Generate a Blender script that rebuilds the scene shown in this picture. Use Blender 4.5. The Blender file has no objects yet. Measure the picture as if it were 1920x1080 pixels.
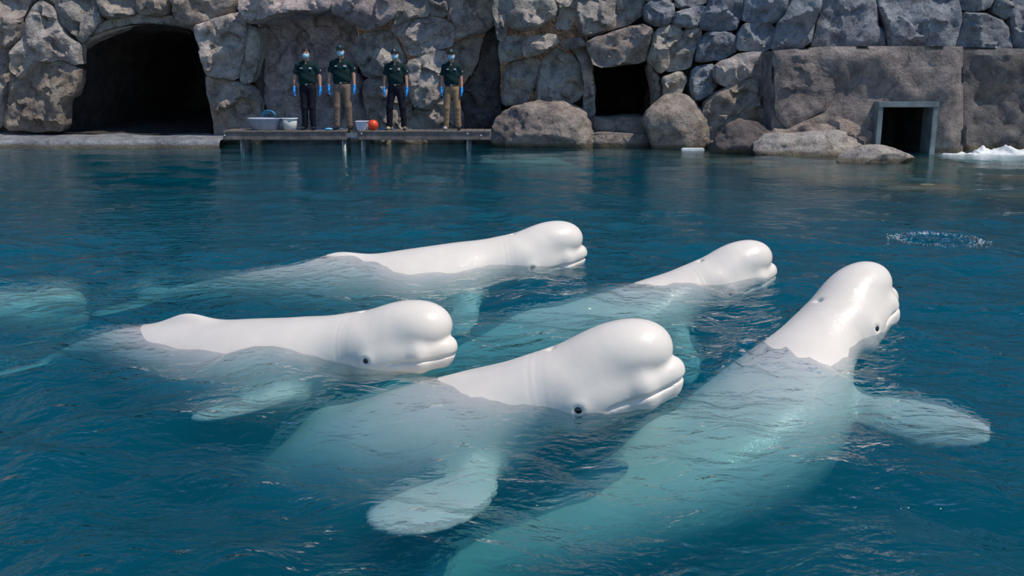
import bpy, bmesh, math, random
import numpy as np
from mathutils import Vector, Matrix
from mathutils.geometry import delaunay_2d_cdt

# ------------------------------------------------------------------ camera, sky, sun, exposure
scene = bpy.context.scene
FPX, CAM_H, HORIZON = 1800.0, 1.6, 145.0
PITCH = math.atan((540 - HORIZON) / FPX)
cam_data = bpy.data.cameras.new('camera')
cam_data.sensor_width = 36.0
cam_data.lens = FPX / 1920 * 36.0
cam_data.clip_end = 300
cam = bpy.data.objects.new('camera', cam_data)
scene.collection.objects.link(cam)
cam.location = (0, 0, CAM_H)
cam.rotation_euler = (math.pi / 2 - PITCH, 0, 0)
scene.camera = cam

SUN_DIR = Vector((0.44, -0.20, 0.87)).normalized()      # towards the sun
world = bpy.data.worlds.new('world'); scene.world = world
world.use_nodes = True
wn = world.node_tree.nodes; wl = world.node_tree.links
sky = wn.new('ShaderNodeTexSky'); sky.sky_type = 'NISHITA'
sky.sun_disc = False
sky.sun_elevation = math.asin(SUN_DIR.z)
sky.sun_rotation = math.atan2(SUN_DIR.x, SUN_DIR.y)
sky.altitude = 200; sky.air_density = 1.0; sky.dust_density = 0.1; sky.ozone_density = 3.0
hs = wn.new('ShaderNodeHueSaturation'); hs.inputs['Saturation'].default_value = 1.15
wl.new(sky.outputs[0], hs.inputs['Color']); wl.new(hs.outputs[0], wn['Background'].inputs[0])
wn['Background'].inputs[1].default_value = 0.13
sun_data = bpy.data.lights.new('sun', 'SUN')
sun_data.energy = 3.45; sun_data.angle = math.radians(0.6); sun_data.color = (1.0, 0.905, 0.77)
sun = bpy.data.objects.new('sun', sun_data); scene.collection.objects.link(sun)
sun.rotation_euler = SUN_DIR.to_track_quat('Z', 'Y').to_euler()
sun.location = (6, 0, 12)
scene.view_settings.view_transform = 'Standard'
scene.view_settings.look = 'None'
scene.view_settings.exposure = 0.0
scene.view_settings.gamma = 1.0
scene.view_settings.use_curve_mapping = False
scene.cycles.use_denoising = True
scene.cycles.volume_bounces = 0
scene.cycles.max_bounces = 6
scene.cycles.diffuse_bounces = 3
scene.cycles.glossy_bounces = 3
scene.cycles.transmission_bounces = 6
scene.cycles.sample_clamp_indirect = 6.0

# ------------------------------------------------------------------ helpers: pixels, noise, meshes
rng = np.random.default_rng(7)
random.seed(7)
COL = scene.collection

def ray(u, v):
    a = (u - 960) / FPX; b = (540 - v) / FPX
    return np.array([a, math.cos(PITCH) + b * math.sin(PITCH), -math.sin(PITCH) + b * math.cos(PITCH)])
def PW(u, v, z=0.0):
    d = ray(u, v); return np.array([0, 0, CAM_H]) + d * ((z - CAM_H) / d[2])
def PY(u, v, y):
    d = ray(u, v); return np.array([0, 0, CAM_H]) + d * (y / d[1])

def _hash(ix, iy, iz, seed):
    h = (ix * 374761393 + iy * 668265263 + iz * 2147483647 + seed * 1274126177) & 0xFFFFFFFF
    h = ((h ^ (h >> 13)) * 1274126177) & 0xFFFFFFFF
    h = ((h ^ (h >> 16)) * 2246822519) & 0xFFFFFFFF
    return ((h ^ (h >> 15)) & 0xFFFF) / 65535.0
def vnoise(p, seed=0):
    p = np.asarray(p, float); f = np.floor(p); i = f.astype(np.int64); t = p - f
    t = t * t * (3 - 2 * t); r = 0
    for dx in (0, 1):
        for dy in (0, 1):
            for dz in (0, 1):
                w = (t[..., 0] if dx else 1 - t[..., 0]) * (t[..., 1] if dy else 1 - t[..., 1]) * (t[..., 2] if dz else 1 - t[..., 2])
                r = r + w * _hash(i[..., 0] + dx, i[..., 1] + dy, i[..., 2] + dz, seed)
    return r * 2 - 1
def fbm(p, octaves=4, seed=0):
    a, s, r = 1.0, 1.0, 0
    for k in range(octaves):
        r = r + a * vnoise(np.asarray(p) * s, seed + k * 17); a *= 0.5; s *= 2.03
    return r

def mesh_obj(name, verts, faces, mat=None, parent=None, smooth=True, origin=None):
    me = bpy.data.meshes.new(name)
    v = np.asarray(verts, float)
    if origin is not None: v = v - np.asarray(origin, float)
    me.from_pydata(v.tolist(), [], [tuple(int(i) for i in f) for f in faces])
    me.validate(); me.update()
    if smooth: me.polygons.foreach_set('use_smooth', [True] * len(me.polygons))
    if mat: me.materials.append(mat)
    o = bpy.data.objects.new(name, me); COL.objects.link(o)
    if origin is not None: o.location = origin
    if parent: o.parent = parent
    return o
def bm_obj(name, bm, mat=None, parent=None, smooth=False):
    me = bpy.data.meshes.new(name); bm.to_mesh(me); bm.free()
    if smooth: me.polygons.foreach_set('use_smooth', [True] * len(me.polygons))
    if mat: me.materials.append(mat)
    o = bpy.data.objects.new(name, me); COL.objects.link(o)
    if parent: o.parent = parent
    return o
def empty(name, loc, rz=0.0):
    o = bpy.data.objects.new(name, None); COL.objects.link(o)
    o.location = loc; o.rotation_euler = (0, 0, rz); o.empty_display_size = 0.2
    return o
def tag(o, label, cat, group=None, kind=None):
    o['label'] = label; o['category'] = cat
    if group: o['group'] = group
    if kind: o['kind'] = kind
    return o
def add_box(bm, lo, hi, bevel=0.0):
    lo, hi = Vector(lo), Vector(hi)
    r = bmesh.ops.create_cube(bm, size=1.0)
    for v in r['verts']:
        v.co = Vector([(lo[k] + hi[k]) / 2 + v.co[k] * (hi[k] - lo[k]) for k in range(3)])
    if bevel:
        es = {e for v in r['verts'] for e in v.link_edges}
        bmesh.ops.bevel(bm, geom=list(es), offset=bevel, segments=2, affect='EDGES', clamp_overlap=True)
def tube(bm, pts, r, n=8, cap=True):
    pts = [Vector(p) for p in pts]; rings = []
    rs = r if isinstance(r, (list, tuple)) else [r] * len(pts)
    for k, p in enumerate(pts):
        t = (pts[min(k + 1, len(pts) - 1)] - pts[max(k - 1, 0)]).normalized()
        a = t.orthogonal().normalized() if abs(t.z) > 0.95 else Vector((0, 0, 1)).cross(t).normalized()
        b = t.cross(a)
        rings.append([bm.verts.new(p + (a * math.cos(2 * math.pi * j / n) + b * math.sin(2 * math.pi * j / n)) * rs[k]) for j in range(n)])
    for k in range(len(rings) - 1):
        for j in range(n):
            bm.faces.new((rings[k][j], rings[k][(j + 1) % n], rings[k + 1][(j + 1) % n], rings[k + 1][j]))
    if cap:
        bm.faces.new(rings[0][::-1]); bm.faces.new(rings[-1])
def lathe(bm, prof, n=28, sx=1.0, sy=1.0, c=(0, 0, 0)):
    rings = []
    for (r, z) in prof:
        rings.append([bm.verts.new((c[0] + r * sx * math.cos(2 * math.pi * j / n), c[1] + r * sy * math.sin(2 * math.pi * j / n), c[2] + z)) for j in range(n)])
    for k in range(len(rings) - 1):
        for j in range(n):
            bm.faces.new((rings[k][j], rings[k][(j + 1) % n], rings[k + 1][(j + 1) % n], rings[k + 1][j]))
    bm.faces.new(rings[0][::-1]); bm.faces.new(rings[-1])

# ------------------------------------------------------------------ materials
class NT:
    def __init__(self, name):
        self.m = bpy.data.materials.new(name); self.m.use_nodes = True
        self.t = self.m.node_tree; self.t.nodes.clear()
        self.out = self.n('ShaderNodeOutputMaterial')
    def n(self, kind, **kw):
        x = self.t.nodes.new(kind)
        for k, v in kw.items():
            if k.startswith('i_'): x.inputs[int(k[2:]) if k[2:].isdigit() else k[2:].replace('_', ' ')].default_value = v
            else: setattr(x, k, v)
        return x
    def l(self, a, b): self.t.links.new(a, b)
    def noise(self, co, scale, detail=4, rough=0.55):
        x = self.n('ShaderNodeTexNoise'); x.inputs['Scale'].default_value = scale
        x.inputs['Detail'].default_value = detail; x.inputs['Roughness'].default_value = rough
        if co is not None: self.l(co, x.inputs['Vector'])
        return x
    def ramp(self, fac, stops):
        r = self.n('ShaderNodeValToRGB'); e = r.color_ramp.elements
        while len(e) < len(stops): e.new(0.5)
        for k, (p, c) in enumerate(stops):
            e[k].position = p; e[k].color = (*c, 1) if len(c) == 3 else c
        self.l(fac, r.inputs[0]); return r
    def mix(self, a, b, fac, mode='MIX'):
        x = self.n('ShaderNodeMix', data_type='RGBA', blend_type=mode)
        for s, v in ((0, fac), (6, a), (7, b)):
            if hasattr(v, 'links') or hasattr(v, 'is_linked'): self.l(v, x.inputs[s])
            else: x.inputs[s].default_value = v if s == 0 else ((*v, 1) if len(v) == 3 else v)
        return x.outputs[2]
    def bump(self, h, strength, dist, normal=None):
        b = self.n('ShaderNodeBump'); b.inputs['Strength'].default_value = strength; b.inputs['Distance'].default_value = dist
        self.l(h, b.inputs['Height'])
        if normal is not None: self.l(normal, b.inputs['Normal'])
        return b.outputs[0]

def simple_mat(name, col, rough=0.6, spec=0.4, noise=0.12, scale=20, bump=0.0, coat=0.0, metal=0.0):
    t = NT(name); p = t.n('ShaderNodeBsdfPrincipled')
    co = t.n('ShaderNodeTexCoord').outputs['Object']
    nz = t.noise(co, scale, 5)
    lo = tuple(c * (1 - noise) for c in col); hi = tuple(min(1, c * (1 + noise)) for c in col)
    t.l(t.ramp(nz.outputs[0], [(0.3, lo), (0.7, hi)]).outputs[0], p.inputs['Base Color'])
    p.inputs['Roughness'].default_value = rough; p.inputs['Specular IOR Level'].default_value = spec
    p.inputs['Coat Weight'].default_value = coat; p.inputs['Coat Roughness'].default_value = 0.08
    p.inputs['Metallic'].default_value = metal
    if bump: t.l(t.bump(nz.outputs[0], bump, 0.01), p.inputs['Normal'])
    t.l(p.outputs[0], t.out.inputs[0]); return t.m

def rock_mat(name, concrete=False):
    t = NT(name); p = t.n('ShaderNodeBsdfPrincipled')
    tc = t.n('ShaderNodeNewGeometry').outputs['Position']
    oi = t.n('ShaderNodeObjectInfo')
    off = t.n('ShaderNodeVectorMath', operation='SCALE'); t.l(oi.outputs['Color'], off.inputs[0]); off.inputs['Scale'].default_value = 3.0
    add = t.n('ShaderNodeVectorMath', operation='ADD'); t.l(tc, add.inputs[0]); t.l(off.outputs[0], add.inputs[1])
    co = add.outputs[0]
    big = t.noise(co, 0.9, 4); mid = t.noise(co, 4.0, 8, 0.65); fine = t.noise(co, 22.0, 6, 0.65)
    tint = t.ramp(big.outputs[0], [(0.32, (0.72, 0.70, 0.72)), (0.5, (1.0, 1.0, 1.0)), (0.68, (1.12, 1.06, 0.97))])
    c = t.mix(oi.outputs['Color'], tint.outputs[0], 1.0, 'MULTIPLY')
    mot = t.ramp(mid.outputs[0], [(0.33, (0.45, 0.45, 0.47)), (0.5, (0.95, 0.95, 0.95)), (0.66, (1.35, 1.33, 1.3))])
    c = t.mix(c, mot.outputs[0], 0.85, 'MULTIPLY')
    spk = t.ramp(fine.outputs[0], [(0.35, (0.7, 0.7, 0.7)), (0.62, (1.2, 1.2, 1.2))])
    c = t.mix(c, spk.outputs[0], 0.6, 'MULTIPLY')
    # dark hairline cracks
    warp = t.n('ShaderNodeVectorMath', operation='MULTIPLY_ADD'); t.l(t.noise(co, 2.5, 4).outputs['Color'], warp.inputs[0])
    warp.inputs[1].default_value = (0.7, 0.7, 0.7); t.l(co, warp.inputs[2])
    vor = t.n('ShaderNodeTexVoronoi', feature='DISTANCE_TO_EDGE'); vor.inputs['Scale'].default_value = 0.5 if not concrete else 0.35
    t.l(warp.outputs[0], vor.inputs['Vector'])
    crack = t.ramp(vor.outputs['Distance'], [(0.0, (0.3, 0.3, 0.31)), (0.008, (0.8, 0.8, 0.8)), (0.022, (1, 1, 1))])
    c = t.mix(c, crack.outputs[0], 0.6, 'MULTIPLY')
    # wet algae band just above the water line
    sep = t.n('ShaderNodeSeparateXYZ'); t.l(tc, sep.inputs[0])
    zz = t.n('ShaderNodeMath', operation='MULTIPLY_ADD'); t.l(mid.outputs[0], zz.inputs[0]); zz.inputs[1].default_value = -0.10
    t.l(sep.outputs['Z'], zz.inputs[2])
    wet = t.ramp(zz.outputs[0], [(0.0, (1, 1, 1)), (0.06, (0, 0, 0))])
    wf = t.n('ShaderNodeMath', operation='MULTIPLY', i_1=0.75); t.l(wet.outputs[0], wf.inputs[0]); c = t.mix(c, (0.13, 0.105, 0.055), wf.outputs[0])
    t.l(c, p.inputs['Base Color'])
    p.inputs['Roughness'].default_value = 0.82; p.inputs['Specular IOR Level'].default_value = 0.25
    rid = t.n('ShaderNodeTexNoise', noise_type='RIDGED_MULTIFRACTAL'); rid.inputs['Scale'].default_value = 2.6; rid.inputs['Detail'].default_value = 8
    t.l(co, rid.inputs['Vector'])
    b = t.bump(rid.outputs[0], 0.6 if not concrete else 0.3, 0.10)
    b = t.bump(mid.outputs[0], 1.0 if not concrete else 0.6, 0.16, b)
    b = t.bump(fine.outputs[0], 0.9, 0.035, b)
    b = t.bump(crack.outputs[0], 0.5, 0.03, b)
    t.l(b, p.inputs['Normal'])
    t.l(p.outputs[0], t.out.inputs[0]); return t.m

def whale_mat():
    t = NT('beluga_skin'); p = t.n('ShaderNodeBsdfPrincipled')
    co = t.n('ShaderNodeTexCoord').outputs['Object']
    a = t.noise(co, 3.0, 5); f = t.noise(co, 38.0, 3)
    c = t.ramp(a.outputs[0], [(0.3, (0.77, 0.705, 0.625)), (0.6, (0.84, 0.77, 0.685))])
    t.l(c.outputs[0], p.inputs['Base Color'])
    p.inputs['Roughness'].default_value = 0.42
    p.inputs['Specular IOR Level'].default_value = 0.35
    p.inputs['Coat Weight'].default_value = 0.32; p.inputs['Coat Roughness'].default_value = 0.08
    p.inputs['Subsurface Weight'].default_value = 0.0
    b = t.bump(a.outputs[0], 0.12, 0.05); b2 = t.bump(f.outputs[0], 0.5, 0.010, b)
    t.l(b, p.inputs['Normal']); t.l(b2, p.inputs['Coat Normal'])
    t.l(p.outputs[0], t.out.inputs[0]); return t.m

def water_mat():
    t = NT('pool_water')
    pos = t.n('ShaderNodeNewGeometry').outputs['Position']
    mp = t.n('ShaderNodeMapping'); t.l(pos, mp.inputs[0]); mp.inputs['Scale'].default_value = (0.8, 1.25, 1.0)
    n1 = t.noise(mp.outputs[0], 5.5, 3, 0.5); n2 = t.noise(mp.outputs[0], 16.0, 3, 0.5)
    n1.inputs['Distortion'].default_value = 0.6
    sy = t.n('ShaderNodeSeparateXYZ'); t.l(pos, sy.inputs[0])
    calm = t.n('ShaderNodeMapRange', i_1=8.0, i_2=15.0, i_3=1.0, i_4=0.22); t.l(sy.outputs['Y'], calm.inputs[0])
    def cs(x):
        mm = t.n('ShaderNodeMath', operation='MULTIPLY'); t.l(x, mm.inputs[0]); t.l(calm.outputs[0], mm.inputs[1]); return mm
    n1, n2 = cs(n1.outputs[0]), cs(n2.outputs[0])
    b = t.bump(n1.outputs[0], 0.85, 0.05); b = t.bump(n2.outputs[0], 0.8, 0.018, b)
    b2 = t.bump(n1.outputs[0], 1.0, 0.14); b2 = t.bump(n2.outputs[0], 1.0, 0.035, b2)
    geo = t.n('ShaderNodeNewGeometry')
    dt = t.n('ShaderNodeVectorMath', operation='DOT_PRODUCT'); t.l(geo.outputs['Incoming'], dt.inputs[0]); t.l(b, dt.inputs[1])
    ac = t.n('ShaderNodeMath', operation='ABSOLUTE'); t.l(dt.outputs['Value'], ac.inputs[0])
    om = t.n('ShaderNodeMath', operation='SUBTRACT', i_0=1.0, use_clamp=True); t.l(ac.outputs[0], om.inputs[1])
    pw = t.n('ShaderNodeMath', operation='POWER', i_1=5.0); t.l(om.outputs[0], pw.inputs[0])
    fr = t.n('ShaderNodeMath', operation='MULTIPLY_ADD', i_1=0.98, i_2=0.02); t.l(pw.outputs[0], fr.inputs[0])
    tr = t.n('ShaderNodeBsdfTransparent')
    rf = t.n('ShaderNodeBsdfRefraction'); rf.inputs['IOR'].default_value = 1.035; rf.inputs['Roughness'].default_value = 0.0; t.l(b2, rf.inputs['Normal'])
    th = t.n('ShaderNodeMixShader'); th.inputs[0].default_value = 0.40; t.l(tr.outputs[0], th.inputs[1]); t.l(rf.outputs[0], th.inputs[2])
    gl = t.n('ShaderNodeBsdfGlossy'); gl.inputs['Roughness'].default_value = 0.035; t.l(b, gl.inputs['Normal'])
    mx = t.n('ShaderNodeMixShader'); t.l(fr.outputs[0], mx.inputs[0]); t.l(th.outputs[0], mx.inputs[1]); t.l(gl.outputs[0], mx.inputs[2])
    t.l(mx.outputs[0], t.out.inputs['Surface'])
    ab = t.n('ShaderNodeVolumeAbsorption'); ab.inputs['Color'].default_value = (0.0, 0.785, 0.90, 1); ab.inputs['Density'].default_value = 0.95
    sc = t.n('ShaderNodeVolumeScatter'); sc.inputs['Color'].default_value = (0.0, 0.66, 0.98, 1); sc.inputs['Density'].default_value = 0.33
    sc.inputs['Anisotropy'].default_value = 0.0
    ad = t.n('ShaderNodeAddShader'); t.l(ab.outputs[0], ad.inputs[0]); t.l(sc.outputs[0], ad.inputs[1])
    t.l(ad.outputs[0], t.out.inputs['Volume'])
    return t.m

M = {}
M['rock'] = rock_mat('rock'); M['concrete'] = rock_mat('weathered_concrete', True)
M['whale'] = whale_mat(); M['water'] = water_mat()
M['eye'] = simple_mat('eye_dark', (0.012, 0.010, 0.012), 0.15, 0.6, coat=0.6)
M['blowhole'] = simple_mat('blowhole_dark', (0.12, 0.09, 0.08), 0.5)
M['floor'] = simple_mat('pool_bottom', (0.06, 0.15, 0.19), 0.8, noise=0.4, scale=0.6)
M['skin'] = simple_mat('skin', (0.46, 0.26, 0.19), 0.5, 0.3, noise=0.06)
M['polo'] = simple_mat('polo_cloth', (0.006, 0.026, 0.028), 0.85, 0.2, bump=0.3, scale=30)
M['navy'] = simple_mat('navy_cloth', (0.010, 0.011, 0.019), 0.85, 0.2, bump=0.3, scale=25)
M['khaki'] = simple_mat('khaki_cloth', (0.27, 0.185, 0.11), 0.85, 0.2, bump=0.4, scale=18)
M['taupe'] = simple_mat('taupe_cloth', (0.20, 0.145, 0.11), 0.85, 0.2, bump=0.4, scale=18)
M['belt'] = simple_mat('belt_leather', (0.010, 0.008, 0.008), 0.5)
M['metal'] = simple_mat('grey_metal', (0.30, 0.33, 0.36), 0.45, metal=0.5)
M['glove'] = simple_mat('nitrile_blue', (0.015, 0.30, 0.85), 0.45)
M['mask'] = simple_mat('mask_blue', (0.36, 0.64, 0.80), 0.8, noise=0.05)
M['hair'] = simple_mat('dark_hair', (0.010, 0.008, 0.008), 0.55, bump=0.6, scale=60)
M['capcloth'] = simple_mat('cap_cloth', (0.006, 0.020, 0.020), 0.8)
M['black_shoe'] = simple_mat('black_shoe', (0.012, 0.011, 0.012), 0.5)
M['tan_shoe'] = simple_mat('tan_shoe', (0.42, 0.34, 0.20), 0.7)
M['grey_shoe'] = simple_mat('grey_shoe', (0.14, 0.13, 0.10), 0.7)
M['pale_shoe'] = simple_mat('pale_shoe', (0.42, 0.42, 0.42), 0.6)
M['white'] = simple_mat('white_print', (0.75, 0.76, 0.76), 0.6, noise=0.05)
M['red'] = simple_mat('red_print', (0.65, 0.09, 0.05), 0.6, noise=0.05)
M['cyan'] = simple_mat('cyan_print', (0.14, 0.48, 0.72), 0.6, noise=0.05)
M['wood'] = simple_mat('dock_wood', (0.17, 0.145, 0.135), 0.75, noise=0.45, scale=5, bump=0.4)
M['post'] = simple_mat('dock_post', (0.20, 0.23, 0.25), 0.5, metal=0.4, noise=0.3)
M['tub'] = simple_mat('grey_tub', (0.30, 0.34, 0.42), 0.6, noise=0.2, scale=6)
M['bucket'] = simple_mat('white_bucket', (0.56, 0.58, 0.56), 0.55, noise=0.15, scale=6)
M['bin'] = simple_mat('pale_bin', (0.52, 0.54, 0.66), 0.55, noise=0.12, scale=8)
M['ball'] = simple_mat('orange_ball', (0.80, 0.075, 0.018), 0.35, noise=0.06, coat=0.3)
M['hose'] = simple_mat('blue_hose', (0.03, 0.22, 0.42), 0.4)
M['mat'] = simple_mat('blue_mat', (0.10, 0.28, 0.55), 0.5)
M['foam'] = simple_mat('white_foam', (0.78, 0.83, 0.86), 0.5, noise=0.1, scale=12, bump=0.6)
M['frame'] = simple_mat('frame_metal', (0.22, 0.27, 0.29), 0.5, noise=0.25, scale=4, metal=0.3)

# ------------------------------------------------------------------ implicit surfaces (surface nets)
def surface_net(f, X, Y, Z):
    s = f < 0
    nx, ny, nz = f.shape
    corners = [(a, b, c) for a in (0, 1) for b in (0, 1) for c in (0, 1)]
    def sl(a, A, n): return A[a:n - 1 + a]
    cs = np.zeros((nx - 1, ny - 1, nz - 1), np.int8)
    for a, b, c in corners: cs += s[a:nx - 1 + a, b:ny - 1 + b, c:nz - 1 + c]
    I = np.argwhere((cs > 0) & (cs < 8))
    idx = -np.ones((nx - 1, ny - 1, nz - 1), np.int64); idx[I[:, 0], I[:, 1], I[:, 2]] = np.arange(len(I))
    acc = np.zeros((len(I), 3)); cnt = np.zeros(len(I))
    cx = np.array(corners)
    for p in range(8):
        for q in range(p + 1, 8):
            if np.abs(cx[p] - cx[q]).sum() != 1: continue
            ip = I + cx[p]; iq = I + cx[q]
            fp = f[ip[:, 0], ip[:, 1], ip[:, 2]]; fq = f[iq[:, 0], iq[:, 1], iq[:, 2]]
            m = (fp < 0) != (fq < 0)
            t = np.where(m, fp / np.where(m, fp - fq, 1), 0)
            P = np.stack([X[ip[:, 0]], Y[ip[:, 1]], Z[ip[:, 2]]], 1); Q = np.stack([X[iq[:, 0]], Y[iq[:, 1]], Z[iq[:, 2]]], 1)
            acc += np.where(m[:, None], P + (Q - P) * t[:, None], 0); cnt += m
    V = acc / cnt[:, None]
    F = []
    for ax in range(3):
        b, c = (ax + 1) % 3, (ax + 2) % 3
        A = [slice(None)] * 3; B = [slice(None)] * 3
        A[ax] = slice(0, -1); B[ax] = slice(1, None)
        for k in (b, c): A[k] = slice(1, -1); B[k] = slice(1, -1)
        sa, sb = s[tuple(A)], s[tuple(B)]
        E = np.argwhere(sa != sb)
        if len(E) == 0: continue
        flip = sa[E[:, 0], E[:, 1], E[:, 2]]
        E = E.copy(); E[:, b] += 1; E[:, c] += 1
        def cell(db, dc):
            q = E.copy(); q[:, b] -= db; q[:, c] -= dc
            return idx[q[:, 0], q[:, 1], q[:, 2]]
        q = np.stack([cell(1, 1), cell(0, 1), cell(0, 0), cell(1, 0)], 1)
        q[~flip] = q[~flip][:, ::-1]
        F.append(q)
    F = np.concatenate(F)
    return V, F
def relax(V, F, it=1, w=0.5):
    e = np.concatenate([F[:, [k, (k + 1) % 4]] for k in range(4)])
    for _ in range(it):
        acc = np.zeros_like(V); c = np.zeros(len(V))
        np.add.at(acc, e[:, 0], V[e[:, 1]]); np.add.at(c, e[:, 0], 1)
        np.add.at(acc, e[:, 1], V[e[:, 0]]); np.add.at(c, e[:, 1], 1)
        V = V * (1 - w) + w * acc / c[:, None]
    return V
def smin(a, b, k):
    h = np.clip(0.5 + 0.5 * (b - a) / k, 0, 1)
    return b * (1 - h) + a * h - k * h * (1 - h)
def sd_ell(P, c, r, R=None):
    x, y, z = P[0] - c[0], P[1] - c[1], P[2] - c[2]
    if R is not None:
        x, y, z = (R[0][0] * x + R[0][1] * y + R[0][2] * z, R[1][0] * x + R[1][1] * y + R[1][2] * z, R[2][0] * x + R[2][1] * y + R[2][2] * z)
    k0 = np.sqrt((x / r[0]) ** 2 + (y / r[1]) ** 2 + (z / r[2]) ** 2)
    k1 = np.sqrt((x / r[0] ** 2) ** 2 + (y / r[1] ** 2) ** 2 + (z / r[2] ** 2) ** 2) + 1e-9
    return k0 * (k0 - 1) / k1
def sd_cap(P, a, b, ra, rb):
    a = np.asarray(a, float); b = np.asarray(b, float); d = b - a; L2 = d @ d
    x, y, z = P[0] - a[0], P[1] - a[1], P[2] - a[2]
    h = np.clip((x * d[0] + y * d[1] + z * d[2]) / L2, 0, 1)
    return np.sqrt((x - d[0] * h) ** 2 + (y - d[1] * h) ** 2 + (z - d[2] * h) ** 2) - (ra + (rb - ra) * h)
def axis(*segs):
    out = [segs[0][0]]
    for a, b, st in segs:
        n = max(1, round(abs(b - a) / st)); out += list(np.linspace(a, b, n + 1)[1:])
    return np.array(out)

# ------------------------------------------------------------------ rocks traced as outlines at their own depth
def inside(poly, pts):
    x, y = pts[:, 0], pts[:, 1]; r = np.zeros(len(pts), bool); n = len(poly)
    for i in range(n):
        x1, y1 = poly[i]; x2, y2 = poly[(i + 1) % n]
        c = ((y1 > y) != (y2 > y)) & (x < (x2 - x1) * (y - y1) / (y2 - y1 + 1e-12) + x1); r ^= c
    return r
def bdist(poly, pts):
    d = np.full(len(pts), 1e9); n = len(poly)
    for i in range(n):
        a = poly[i]; e = poly[(i + 1) % n] - a
        t = np.clip(((pts - a) @ e) / (e @ e + 1e-12), 0, 1)
        d = np.minimum(d, np.linalg.norm(pts - a - t[:, None] * e, axis=1))
    return d
def resample(poly, step):
    out = []
    n = len(poly)
    for i in range(n):
        a, b = poly[i], poly[(i + 1) % n]; k = max(1, int(np.linalg.norm(b - a) / step))
        out += [a + (b - a) * j / k for j in range(k)]
    return np.array(out)
def chaikin(poly):
    q = []
    for i in range(len(poly)):
        a, b = poly[i], poly[(i + 1) % len(poly)]; q += [a * 0.82 + b * 0.18, a * 0.18 + b * 0.82]
    return np.array(q)
def triangulate(boundary, inner, holes=()):
    pts = [Vector((float(x), float(y))) for x, y in boundary]; edges = [(i, (i + 1) % len(boundary)) for i in range(len(boundary))]
    for h in holes:
        s = len(pts); pts += [Vector((float(x), float(y))) for x, y in h]
        edges += [(s + i, s + (i + 1) % len(h)) for i in range(len(h))]
    pts += [Vector((float(x), float(y))) for x, y in inner]
    v, _, f, *_ = delaunay_2d_cdt(pts, edges, [], 0, 1e-6)
    V = np.array([[p.x, p.y] for p in v]); F = np.array([list(t) for t in f])
    c = V[F].mean(1); keep = inside(boundary, c)
    for h in holes: keep &= ~inside(h, c)
    return V, F[keep]
RS = [0]
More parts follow.
